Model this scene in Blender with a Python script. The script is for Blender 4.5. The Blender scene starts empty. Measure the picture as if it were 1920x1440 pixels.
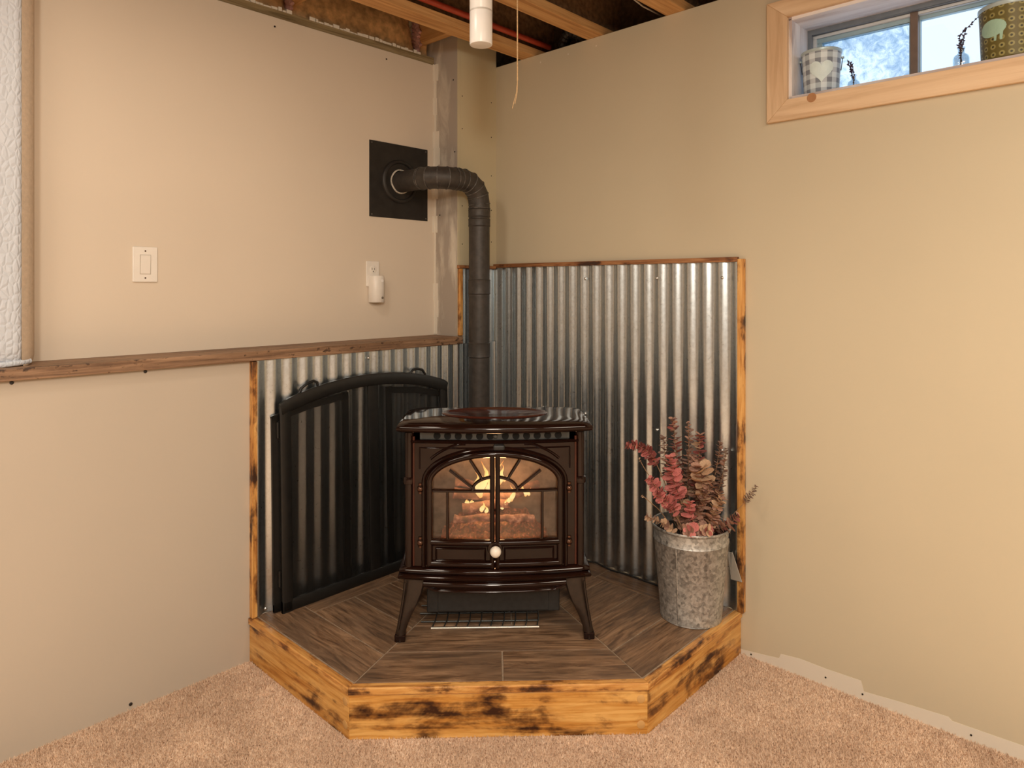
import bpy, bmesh, math, random
import numpy as np
from mathutils import Matrix, Vector, noise

random.seed(7)
SC = bpy.context.scene
COL = SC.collection
PI = math.pi

# ------------------------------------------------------------------ camera
cam_d = bpy.data.cameras.new('camera')
cam = bpy.data.objects.new('camera', cam_d)
COL.objects.link(cam)
cam_d.sensor_width = 36.0
cam_d.lens = 1296.93 / 1920 * 36.0
cam_d.shift_x = 0.0005
cam_d.shift_y = -(720 - 535.85) / 1920
cam_d.clip_start = 0.02
cam.location = (-2.5157, -2.4811, 1.4)
cam.rotation_euler = (PI / 2, 0, 0.7563 - PI / 2)
SC.camera = cam

# ------------------------------------------------------------------ view, world, lamps
SC.view_settings.view_transform = 'Standard'
SC.view_settings.look = 'None'
SC.view_settings.exposure = 0.0
SC.view_settings.gamma = 1.0
SC.view_settings.use_curve_mapping = False
SC.cycles.use_denoising = True
SC.cycles.max_bounces = 10
SC.cycles.diffuse_bounces = 6
SC.cycles.transparent_max_bounces = 16
SC.cycles.caustics_reflective = False
SC.cycles.caustics_refractive = False
SC.cycles.sample_clamp_indirect = 6.0

world = bpy.data.worlds.new('world')
SC.world = world
world.use_nodes = True
bg = world.node_tree.nodes['Background']
bg.inputs[0].default_value = (0.74, 0.87, 1.0, 1)
bg.inputs[1].default_value = 1.45


def lamp(name, loc, power, color, size=None, radius=0.05, rot=None):
    d = bpy.data.lights.new(name, 'AREA' if size else 'POINT')
    d.energy = power
    d.color = color
    if size:
        d.shape = 'DISK'
        d.size = size
    else:
        d.shadow_soft_size = radius
    o = bpy.data.objects.new(name, d)
    COL.objects.link(o)
    o.location = loc
    if rot:
        o.rotation_euler = rot
    return o


WARM = (1.0, 0.86, 0.68)
lamp('overhead_fill', (-1.35, -3.3, 2.47), 40, WARM, size=1.0)  # three broad unseen disks added overhead as soft fill, not real fixtures
lamp('overhead_fill', (-3.4, -1.45, 2.47), 27, WARM, size=1.0)
lamp('overhead_fill', (-2.9, -3.1, 2.47), 50, (1.0, 0.91, 0.78), size=1.6)
lamp('bulb_lamp', (-3.3, -3.25, 2.10), 120, (1.0, 0.91, 0.78), radius=0.16)
lamp('joist_bay_lamp', (-1.95, -0.83, 2.60), 22, (1.0, 0.89, 0.74), radius=0.12)

# ------------------------------------------------------------------ materials


class NT:
    """small node graph helper"""

    def __init__(self, name):
        self.m = bpy.data.materials.new(name)
        self.m.use_nodes = True
        self.t = self.m.node_tree
        self.n = self.t.nodes
        self.p = self.n['Principled BSDF']
        self.out = self.n['Material Output']

    def new(self, kind, **kw):
        nd = self.n.new(kind)
        for k, v in kw.items():
            setattr(nd, k, v)
        return nd

    def link(self, a, b):
        self.t.links.new(a, b)

    def coords(self, scale=(1, 1, 1), rnd=True, kind='Object'):
        tc = self.new('ShaderNodeTexCoord')
        mp = self.new('ShaderNodeMapping')
        mp.inputs['Scale'].default_value = scale
        src = tc.outputs[kind]
        if rnd:
            oi = self.new('ShaderNodeObjectInfo')
            ml = self.new('ShaderNodeMath', operation='MULTIPLY')
            ml.inputs[1].default_value = 37.0
            self.link(oi.outputs['Random'], ml.inputs[0])
            va = self.new('ShaderNodeVectorMath', operation='ADD')
            self.link(src, va.inputs[0])
            self.link(ml.outputs[0], va.inputs[1])
            src = va.outputs[0]
        self.link(src, mp.inputs['Vector'])
        return mp.outputs[0]

    def noise(self, vec, scale, detail=4, rough=0.55, dist=0.0):
        nd = self.new('ShaderNodeTexNoise')
        nd.inputs['Scale'].default_value = scale
        nd.inputs['Detail'].default_value = detail
        nd.inputs['Roughness'].default_value = rough
        nd.inputs['Distortion'].default_value = dist
        self.link(vec, nd.inputs['Vector'])
        return nd.outputs['Fac']

    def ramp(self, fac, stops, interp='LINEAR'):
        nd = self.new('ShaderNodeValToRGB')
        cr = nd.color_ramp
        cr.interpolation = interp
        while len(cr.elements) < len(stops):
            cr.elements.new(0.5)
        for e, (p, c) in zip(cr.elements, stops):
            e.position = p
            e.color = (c, c, c, 1) if isinstance(c, (int, float)) else tuple(c) + (1,)
        self.link(fac, nd.inputs[0])
        return nd.outputs[0]

    def mix(self, fac, a, b, mode='MIX'):
        nd = self.new('ShaderNodeMix', data_type='RGBA', blend_type=mode)
        for sock, v in ((nd.inputs[0], fac), (nd.inputs[6], a), (nd.inputs[7], b)):
            if hasattr(v, 'is_linked'):
                self.link(v, sock)
            elif isinstance(v, (int, float)):
                sock.default_value = v
            else:
                sock.default_value = tuple(v) + (1,)
        return nd.outputs[2]

    def bump(self, h, strength=0.2, dist=0.01):
        nd = self.new('ShaderNodeBump')
        nd.inputs['Strength'].default_value = strength
        nd.inputs['Distance'].default_value = dist
        self.link(h, nd.inputs['Height'])
        self.link(nd.outputs[0], self.p.inputs['Normal'])

    def set(self, color=None, rough=None, metal=None, **kw):
        for key, v in (('Base Color', color), ('Roughness', rough), ('Metallic', metal)):
            if v is None:
                continue
            s = self.p.inputs[key]
            if hasattr(v, 'is_linked'):
                self.link(v, s)
            elif isinstance(v, (int, float)):
                s.default_value = v
            else:
                s.default_value = tuple(v) + (1,)
        for k, v in kw.items():
            s = self.p.inputs[k]
            if hasattr(v, 'is_linked'):
                self.link(v, s)
            else:
                s.default_value = v
        return self


def plain(name, c, rough=0.5, metal=0.0, var=0.08, scale=30, bump=0.0, rnd=True, **kw):
    t = NT(name)
    v = t.coords(rnd=rnd)
    f = t.noise(v, scale)
    lo = tuple(max(0, x * (1 - var)) for x in c)
    hi = tuple(min(1, x * (1 + var)) for x in c)
    t.set(t.ramp(f, [(0.3, lo), (0.7, hi)]), rough, metal, **kw)
    if bump:
        t.bump(f, bump, 0.004)
    return t.m


def wood(name, c_dark, c_mid, c_light, rough=0.5, gx=2.0, gy=26.0, char=0.0, char_scale=6.0, char_col=(0.045, 0.016, 0.007),
         rings=0.25, bump=0.15, knots=0.0, c_char_edge=(0.22, 0.06, 0.012)):
    """grain runs along the object's own x axis"""
    t = NT(name)
    v = t.coords((gx, gy, gy))
    n1 = t.noise(v, 1.6, 6, 0.62, 0.6)
    v2 = t.coords((gx * 0.5, gy * 4, gy * 4))
    n2 = t.noise(v2, 2.0, 3, 0.6)
    m = t.new('ShaderNodeMath', operation='MULTIPLY_ADD')
    m.inputs[1].default_value = rings
    t.link(n2, m.inputs[0])
    t.link(n1, m.inputs[2])
    col = t.ramp(m.outputs[0], [(0.42, c_dark), (0.60, c_mid), (0.80, c_light)])
    if char:
        v3 = t.coords((0.62, 1.0, 1.0))
        n3 = t.noise(v3, char_scale, 5, 0.62, 0.25)
        n4 = t.noise(v, 0.9, 4, 0.6, 0.4)
        mm = t.new('ShaderNodeMath', operation='MULTIPLY_ADD')
        mm.inputs[1].default_value = 0.62
        t.link(n4, mm.inputs[0])
        t.link(n3, mm.inputs[2])
        a = t.ramp(mm.outputs[0], [(char - 0.03, 0.0), (char + 0.12, 1.0)])
        b = t.ramp(mm.outputs[0], [(char + 0.04, 0.0), (char + 0.22, 1.0)])
        col = t.mix(a, col, t.mix(0.55, col, c_char_edge))
        col = t.mix(b, col, char_col)
    if knots:
        vk = t.coords((3.0, 7.0, 7.0))
        vo = t.new('ShaderNodeTexVoronoi')
        vo.inputs['Scale'].default_value = 1.1
        t.link(vk, vo.inputs['Vector'])
        kf = t.ramp(vo.outputs['Distance'], [(0.0, 1.0), (knots, 0.75), (knots + 0.06, 0.0)])
        col = t.mix(kf, col, tuple(x * 0.45 for x in c_mid))
    t.set(col, rough)
    if bump:
        t.bump(m.outputs[0], bump, 0.003)
    return t.m


def wall_paint(name, c, patch=None, c2=None, lo=0.55, hi=0.62):
    t = NT(name)
    v = t.coords(rnd=False)
    f1 = t.noise(v, 1.3, 3, 0.5)
    f2 = t.noise(v, 90, 3, 0.6)
    col = t.ramp(f1, [(0.3, tuple(x * 0.97 for x in c)), (0.7, tuple(min(1, x * 1.03) for x in c))])
    if c2:
        vv = t.coords((6, 6, 1.6), rnd=False)
        f3 = t.noise(vv, patch, 5, 0.6, 0.5)
        col = t.mix(t.ramp(f3, [(lo, 0.0), (hi, 1.0)]), col, c2)
    t.set(col, 0.75, **{'Specular IOR Level': 0.25})
    t.bump(f2, 0.10, 0.002)
    return t.m


M = {}
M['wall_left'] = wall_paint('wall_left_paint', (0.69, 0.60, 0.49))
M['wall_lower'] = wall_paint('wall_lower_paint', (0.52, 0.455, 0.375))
M['wall_right'] = wall_paint('wall_right_paint', (0.575, 0.503, 0.365))
M['chase_a'] = wall_paint('chase_board', (0.40, 0.345, 0.29), 1.6, (0.66, 0.60, 0.50), 0.50, 0.66)
M['chase_b'] = wall_paint('chase_paint', (0.58, 0.51, 0.345))
M['primer'] = wall_paint('unpainted_board', (0.72, 0.66, 0.56))
M['wall_back'] = wall_paint('wall_back_paint', (0.24, 0.20, 0.16))
M['corner_bead'] = wall_paint('joint_compound', (0.74, 0.68, 0.58))
M['plate_wood'] = wood('sill_plate_wood', (0.10, 0.07, 0.03), (0.23, 0.165, 0.08), (0.36, 0.28, 0.15), 0.8, 2, 30)
M['lumber'] = wood('joist_flange_wood', (0.36, 0.17, 0.055), (0.56, 0.30, 0.11), (0.70, 0.42, 0.18), 0.7, 1.2, 30)
M['pine'] = wood('pine_casing_wood', (0.60, 0.40, 0.23), (0.74, 0.53, 0.33), (0.82, 0.62, 0.41), 0.5, 1.0, 16, rings=0.12, bump=0.05)
M['jamb'] = wood('whitewashed_jamb_wood', (0.50, 0.43, 0.42), (0.80, 0.77, 0.77), (0.88, 0.87, 0.88), 0.6, 1.2, 12, knots=0.05, rings=0.1, bump=0.05)
M['char_board'] = wood('scorched_pine', (0.33, 0.115, 0.02), (0.60, 0.28, 0.06), (0.80, 0.47, 0.15), 0.38, 2.2, 26, char=0.825, char_scale=9, rings=0.32)
M['char_strip'] = wood('scorched_strip_wood', (0.30, 0.11, 0.025), (0.62, 0.30, 0.08), (0.80, 0.47, 0.16), 0.45, 3, 40, char=0.80, char_scale=16)
M['char_dark'] = wood('dark_scorched_strip', (0.14, 0.05, 0.018), (0.28, 0.12, 0.045), (0.45, 0.22, 0.09), 0.5, 3, 40, char=0.82, char_scale=14)
M['shelf'] = wood('shelf_wood', (0.09, 0.048, 0.026), (0.20, 0.112, 0.062), (0.36, 0.22, 0.13), 0.6, 2.0, 40, char=0.86, char_scale=60, char_col=(0.05, 0.025, 0.014), c_char_edge=(0.30, 0.17, 0.09), rings=0.3, bump=0.3)
M['plug'] = plain('wood_plug', (0.62, 0.36, 0.13), 0.45)
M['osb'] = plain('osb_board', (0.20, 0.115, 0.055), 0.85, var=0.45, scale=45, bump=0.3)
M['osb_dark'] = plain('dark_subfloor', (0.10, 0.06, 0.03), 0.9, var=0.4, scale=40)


def tile_mat():
    t = NT('wood_look_tile')
    v = t.coords((2.8, 24, 24))
    n1 = t.noise(v, 1.5, 8, 0.70, 1.4)
    v2 = t.coords((5, 60, 60))
    n2 = t.noise(v2, 2.0, 3, 0.6)
    v3 = t.coords((2.2, 4, 4))
    n3 = t.noise(v3, 1.6, 3, 0.5)
    m = t.new('ShaderNodeMath', operation='MULTIPLY_ADD')
    m.inputs[1].default_value = 0.30
    t.link(n2, m.inputs[0])
    t.link(n1, m.inputs[2])
    col = t.ramp(m.outputs[0], [(0.42, (0.036, 0.020, 0.012)), (0.58, (0.155, 0.086, 0.046)), (0.80, (0.35, 0.215, 0.125))])
    col = t.mix(t.ramp(n3, [(0.40, 0.50), (0.60, 0.0)]), col, (0.10, 0.068, 0.048))
    t.set(col, t.ramp(n1, [(0.3, 0.46), (0.7, 0.62)]), **{'Specular IOR Level': 0.35})
    t.bump(m.outputs[0], 0.16, 0.003)
    return t.m


M['tile'] = tile_mat()
M['grout'] = plain('grout', (0.31, 0.23, 0.16), 0.9, var=0.25, scale=60)


def galv(name, base, rough, scale, lo, hi, metal=1.0, rr=0.12):
    t = NT(name)
    v = t.coords(rnd=False)
    vo = t.new('ShaderNodeTexVoronoi')
    vo.inputs['Scale'].default_value = scale
    t.link(v, vo.inputs['Vector'])
    n = t.noise(v, scale * 0.6, 4, 0.65, 0.8)
    mx = t.new('ShaderNodeMath', operation='MULTIPLY_ADD')
    mx.inputs[1].default_value = 0.5
    t.link(vo.outputs['Color'], mx.inputs[0])
    t.link(n, mx.inputs[2])
    col = t.ramp(mx.outputs[0], [(0.40, tuple(x * lo for x in base)), (0.95, tuple(min(1, x * hi) for x in base))])
    t.set(col, t.ramp(n, [(0.3, rough - rr), (0.7, rough + rr)]), metal)
    return t.m


M['corrugated'] = galv('galvanized_sheet', (0.60, 0.645, 0.67), 0.30, 120, 0.92, 1.06, rr=0.03)
M['bucket'] = galv('galvanized_bucket', (0.48, 0.475, 0.455), 0.50, 95, 0.45, 1.25, metal=0.7)
M['enamel'] = plain('brown_enamel', (0.012, 0.0042, 0.0028), 0.07, var=0.2, scale=8, **{'Specular IOR Level': 0.32})
M['enamel_red'] = plain('worn_enamel_edge', (0.050, 0.011, 0.006), 0.12, var=0.2, **{'Specular IOR Level': 0.35})
M['cast'] = plain('dark_cast_iron', (0.018, 0.018, 0.018), 0.5, var=0.25, scale=60, bump=0.1)
M['leg_iron'] = plain('brown_cast_iron', (0.022, 0.013, 0.009), 0.33, var=0.25, scale=50, bump=0.08)
M['grille'] = plain('grille_metal', (0.075, 0.082, 0.085), 0.38, 0.6)
M['hole'] = plain('black_cavity', (0.003, 0.003, 0.003), 0.9)
M['bronze'] = plain('bronze_hinge', (0.12, 0.065, 0.045), 0.22, 0.9)
M['porcelain'] = plain('porcelain_knob', (0.80, 0.76, 0.68), 0.25, var=0.02)
M['pipe'] = plain('black_stove_pipe', (0.052, 0.044, 0.038), 0.50, 0.2, var=0.25, scale=40, bump=0.08)
M['seam'] = plain('worn_pipe_seam', (0.115, 0.105, 0.095), 0.5, 0.4, var=0.6, scale=60)
M['thimble'] = plain('black_wall_plate', (0.022, 0.019, 0.017), 0.48, 0.2, var=0.3, scale=20)
M['sealant'] = plain('pale_sealant', (0.55, 0.50, 0.42), 0.8, var=0.3, scale=120)
M['black_iron'] = plain('black_screen_metal', (0.014, 0.013, 0.012), 0.42, 0.3, var=0.2)
M['firebrick'] = plain('firebox_lining', (0.25, 0.185, 0.14), 0.85, var=0.7, scale=11, bump=0.3)
M['white_plastic'] = plain('white_plastic', (0.80, 0.755, 0.69), 0.35, var=0.02)
M['white_gloss'] = plain('white_pvc', (0.84, 0.82, 0.79), 0.30, var=0.02)
M['slot'] = plain('dark_slot', (0.04, 0.03, 0.025), 0.6)
M['steel'] = plain('bright_steel', (0.62, 0.60, 0.57), 0.3, 0.9)
M['wire'] = plain('rack_wire', (0.085, 0.09, 0.088), 0.35, 0.7)
M['wire_bright'] = plain('bright_rack_wire', (0.70, 0.64, 0.56), 0.3, 0.6)
M['soil'] = plain('dark_bucket_filler', (0.02, 0.015, 0.012), 0.95, var=0.5, scale=90)
M['cable'] = plain('black_cable', (0.015, 0.014, 0.013), 0.5)
M['pale_cable'] = plain('pale_cable', (0.55, 0.50, 0.44), 0.5)
M['string'] = plain('cotton_cord', (0.62, 0.42, 0.22), 0.85, var=0.25, scale=200)
M['pex'] = plain('red_pex_pipe', (0.42, 0.06, 0.03), 0.4, var=0.1)
M['kraft'] = plain('kraft_paper_facing', (0.60, 0.38, 0.18), 0.75, var=0.40, scale=28, bump=0.5)
M['pink_wool'] = plain('pink_insulation', (0.58, 0.34, 0.32), 0.95, var=0.3, scale=90, bump=0.6)
M['frame_grey'] = plain('grey_window_frame', (0.165, 0.19, 0.22), 0.4, var=0.1)
M['frame_white'] = plain('pale_window_sash', (0.66, 0.68, 0.70), 0.4, var=0.03)
M['frame_blue'] = plain('pale_blue_sash_edge', (0.33, 0.46, 0.52), 0.4, var=0.05)
M['mullion'] = plain('brown_mullion', (0.16, 0.11, 0.085), 0.45, var=0.1)
M['pink_leaf'] = plain('pink_dried_leaf', (0.60, 0.205, 0.185), 0.6, var=0.35, scale=12)
M['red_leaf'] = plain('dark_red_dried_leaf', (0.33, 0.095, 0.08), 0.65, var=0.35, scale=12)
M['brown_leaf'] = plain('brown_dried_leaf', (0.42, 0.24, 0.175), 0.7, var=0.35, scale=12)
M['tan_leaf'] = plain('tan_dried_leaf', (0.58, 0.39, 0.25), 0.7, var=0.25, scale=12)
M['dark_leaf'] = plain('dark_dried_leaf', (0.20, 0.125, 0.10), 0.7, var=0.35, scale=12)
M['stem'] = plain('dried_stem', (0.30, 0.18, 0.10), 0.8, var=0.3)
M['lavender'] = plain('dried_lavender', (0.075, 0.05, 0.09), 0.85, var=0.4)
M['pail_tin'] = plain('pale_blue_tin', (0.42, 0.52, 0.55), 0.35, 0.3)
M['heart'] = plain('pale_heart_print', (0.66, 0.80, 0.82), 0.5, var=0.05)
M['animal'] = plain('mint_print', (0.36, 0.56, 0.44), 0.5, var=0.05)
M['bracket'] = plain('grey_sheet_metal', (0.45, 0.42, 0.37), 0.45, 0.4)
M['nail'] = plain('black_nail', (0.02, 0.016, 0.014), 0.5)


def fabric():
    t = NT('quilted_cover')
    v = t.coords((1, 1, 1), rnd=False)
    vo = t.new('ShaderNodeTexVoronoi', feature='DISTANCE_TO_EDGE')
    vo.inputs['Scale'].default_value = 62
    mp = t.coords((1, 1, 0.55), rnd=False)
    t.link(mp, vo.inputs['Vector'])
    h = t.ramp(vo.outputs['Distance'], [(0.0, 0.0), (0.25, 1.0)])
    t.set((0.60, 0.645, 0.715), 0.9)  # white cover tinted blue-grey: cool daylight put into its colour
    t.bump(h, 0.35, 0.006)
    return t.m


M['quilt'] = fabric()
M['quilt_band'] = plain('mattress_border', (0.55, 0.44, 0.33), 0.9, var=0.08, scale=80, bump=0.3)


def carpet_mat():
    t = NT('beige_carpet')
    v = t.coords(rnd=False)
    f1 = t.noise(v, 3.5, 4, 0.6)
    f2 = t.noise(v, 190, 2, 0.6)
    f3 = t.noise(v, 24, 3, 0.6)
    c = t.ramp(f2, [(0.30, (0.58, 0.40, 0.27)), (0.52, (0.84, 0.655, 0.49)), (0.75, (0.96, 0.81, 0.66))])
    c = t.mix(t.ramp(f1, [(0.40, 0.48), (0.60, 0.0)]), c, (0.56, 0.385, 0.265))
    c = t.mix(t.ramp(f3, [(0.40, 0.25), (0.55, 0.0)]), c, (0.58, 0.40, 0.28))
    t.set(c, 0.95, **{'Specular IOR Level': 0.1})
    t.bump(f2, 0.5, 0.006)
    return t.m


M['carpet'] = carpet_mat()


def glass(name, tint=(1, 1, 1), gloss=0.08, rough=0.03, frost=0.0, frost_col=(0.8, 0.88, 0.95)):
    t = NT(name)
    tr = t.new('ShaderNodeBsdfTransparent')
    tr.inputs[0].default_value = tuple(tint) + (1,)
    gl = t.new('ShaderNodeBsdfGlossy')
    gl.inputs['Roughness'].default_value = rough
    mx = t.new('ShaderNodeMixShader')
    mx.inputs[0].default_value = gloss
    t.link(tr.outputs[0], mx.inputs[1])
    t.link(gl.outputs[0], mx.inputs[2])
    last = mx.outputs[0]
    if frost:
        v = t.coords(rnd=False)
        n = t.noise(v, 9, 8, 0.72, 1.5)
        n2 = t.noise(v, 2.0, 2, 0.5)
        m2 = t.new('ShaderNodeMath', operation='MULTIPLY_ADD')
        m2.inputs[1].default_value = 0.6
        t.link(n2, m2.inputs[0])
        t.link(n, m2.inputs[2])
        f = t.ramp(m2.outputs[0], [(0.62, frost), (0.90, 0.05)])
        tl = t.new('ShaderNodeBsdfTranslucent')
        tl.inputs[0].default_value = tuple(frost_col) + (1,)
        m3 = t.new('ShaderNodeMixShader')
        t.link(f, m3.inputs[0])
        t.link(last, m3.inputs[1])
        t.link(tl.outputs[0], m3.inputs[2])
        last = m3.outputs[0]
    t.link(last, t.out.inputs[0])
    return t.m


M['stove_glass'] = glass('stove_door_glass', (0.86, 0.83, 0.80), 0.045, 0.05)


def frosted():
    t = NT('frosted_pane')
    v = t.coords(rnd=False)
    n = t.noise(v, 34, 9, 0.78, 0.7)
    n2 = t.noise(v, 3.2, 3, 0.5)
    m2 = t.new('ShaderNodeMath', operation='MULTIPLY_ADD')
    m2.inputs[1].default_value = 0.8
    t.link(n2, m2.inputs[0])
    t.link(n, m2.inputs[2])
    tr = t.new('ShaderNodeBsdfTransparent')
    t.link(t.ramp(m2.outputs[0], [(0.66, (0.46, 0.55, 0.64)), (0.80, (0.62, 0.72, 0.82)), (0.95, (0.88, 0.93, 0.97)), (1.1, (0.95, 0.97, 1.0))]), tr.inputs[0])
    gl = t.new('ShaderNodeBsdfGlossy')
    gl.inputs['Roughness'].default_value = 0.08
    mx = t.new('ShaderNodeMixShader')
    mx.inputs[0].default_value = 0.04
    t.link(tr.outputs[0], mx.inputs[1])
    t.link(gl.outputs[0], mx.inputs[2])
    t.link(mx.outputs[0], t.out.inputs[0])
    return t.m


M['pane_frost'] = frosted()
M['pane_clear'] = glass('clear_pane', (0.95, 0.975, 1.0), 0.04, 0.03)
M['bottle_glass'] = glass('clear_bottle_glass', (0.86, 0.92, 0.96), 0.16, 0.05)


def mesh_cloth():
    t = NT('fine_black_wire_mesh')
    tr = t.new('ShaderNodeBsdfTransparent')
    mx = t.new('ShaderNodeMixShader')
    mx.inputs[0].default_value = 0.27
    t.set((0.016, 0.014, 0.012), 0.5, 0.3)
    t.link(tr.outputs[0], mx.inputs[1])
    t.link(t.p.outputs[0], mx.inputs[2])
    t.link(mx.outputs[0], t.out.inputs[0])
    return t.m


M['mesh'] = mesh_cloth()


def emit(name, stops, strength, scale=30, axis_ramp=None, base=(0.05, 0.03, 0.02)):
    t = NT(name)
    v = t.coords(rnd=False)
    if axis_ramp:
        tc = t.new('ShaderNodeTexCoord')
        sp = t.new('ShaderNodeSeparateXYZ')
        t.link(tc.outputs['Generated'], sp.inputs[0])
        fac = sp.outputs['Z']
    else:
        fac = t.noise(v, scale, 5, 0.65)
    t.set(base, 0.9)
    t.link(t.ramp(fac, stops), t.p.inputs['Emission Color'])
    t.p.inputs['Emission Strength'].default_value = strength
    return t.m


M['flame'] = emit('flame', [(0.0, (1.0, 0.42, 0.10)), (0.25, (1.0, 0.78, 0.36)), (0.6, (1.0, 0.66, 0.22)), (1.0, (0.95, 0.32, 0.05))], 1.5, axis_ramp=True)
M['ember'] = emit('ember', [(0.46, (0.0, 0.0, 0.0)), (0.58, (0.30, 0.05, 0.02)), (0.70, (1.0, 0.30, 0.15))], 0.55, 110, base=(0.22, 0.125, 0.065))
M['log'] = emit('glowing_log', [(0.40, (0.0, 0.0, 0.0)), (0.54, (0.30, 0.06, 0.03)), (0.68, (1.0, 0.42, 0.22))], 0.5, 40, base=(0.20, 0.12, 0.08))


def pail_check():
    t = NT('gingham_print')
    tc = t.new('ShaderNodeTexCoord')
    sp = t.new('ShaderNodeSeparateXYZ')
    t.link(tc.outputs['Object'], sp.inputs[0])
    at = t.new('ShaderNodeMath', operation='ARCTAN2')
    t.link(sp.outputs[0], at.inputs[0])
    t.link(sp.outputs[1], at.inputs[1])

    def stripe(src, mul):
        a = t.new('ShaderNodeMath', operation='MULTIPLY')
        a.inputs[1].default_value = mul
        t.link(src, a.inputs[0])
        b = t.new('ShaderNodeMath', operation='SINE')
        t.link(a.outputs[0], b.inputs[0])
        return t.ramp(b.outputs[0], [(0.0, 0.0), (0.12, 1.0)])
    a = stripe(at.outputs[0], 10.0)
    b = stripe(sp.outputs[2], 180.0)
    col = t.mix(a, (0.66, 0.76, 0.82), (0.42, 0.50, 0.56))  # print colours paler and bluer: window daylight mixed into them
    col = t.mix(b, col, t.mix(a, (0.50, 0.57, 0.63), (0.20, 0.23, 0.28)))
    t.set(col, 0.5)
    return t.m


M['gingham'] = pail_check()


def pail_dots():
    t = NT('ringed_dot_print')
    tc = t.new('ShaderNodeTexCoord')
    sp = t.new('ShaderNodeSeparateXYZ')
    t.link(tc.outputs['Object'], sp.inputs[0])
    at = t.new('ShaderNodeMath', operation='ARCTAN2')
    t.link(sp.outputs[0], at.inputs[0])
    t.link(sp.outputs[1], at.inputs[1])

    def cell(src, mul):
        a = t.new('ShaderNodeMath', operation='MULTIPLY')
        a.inputs[1].default_value = mul
        t.link(src, a.inputs[0])
        b = t.new('ShaderNodeMath', operation='FRACT')
        t.link(a.outputs[0], b.inputs[0])
        c = t.new('ShaderNodeMath', operation='SUBTRACT')
        c.inputs[1].default_value = 0.5
        t.link(b.outputs[0], c.inputs[0])
        return c.outputs[0]
    ca = cell(at.outputs[0], 20 / (2 * PI))
    cz = cell(sp.outputs[2], 42.0)
    cb = t.new('ShaderNodeCombineXYZ')
    t.link(ca, cb.inputs[0])
    t.link(cz, cb.inputs[1])
    ln = t.new('ShaderNodeVectorMath', operation='LENGTH')
    t.link(cb.outputs[0], ln.inputs[0])
    col = t.ramp(ln.outputs['Value'], [(0.0, (0.035, 0.03, 0.01)), (0.12, (0.035, 0.03, 0.01)), (0.16, (0.29, 0.26, 0.09)), (0.30, (0.29, 0.26, 0.09)), (0.36, (0.125, 0.10, 0.018))])
    t.set(col, 0.5)
    return t.m


M['dots'] = pail_dots()

# ------------------------------------------------------------------ mesh helpers
WM = {}          # world matrix of every object built


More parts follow.
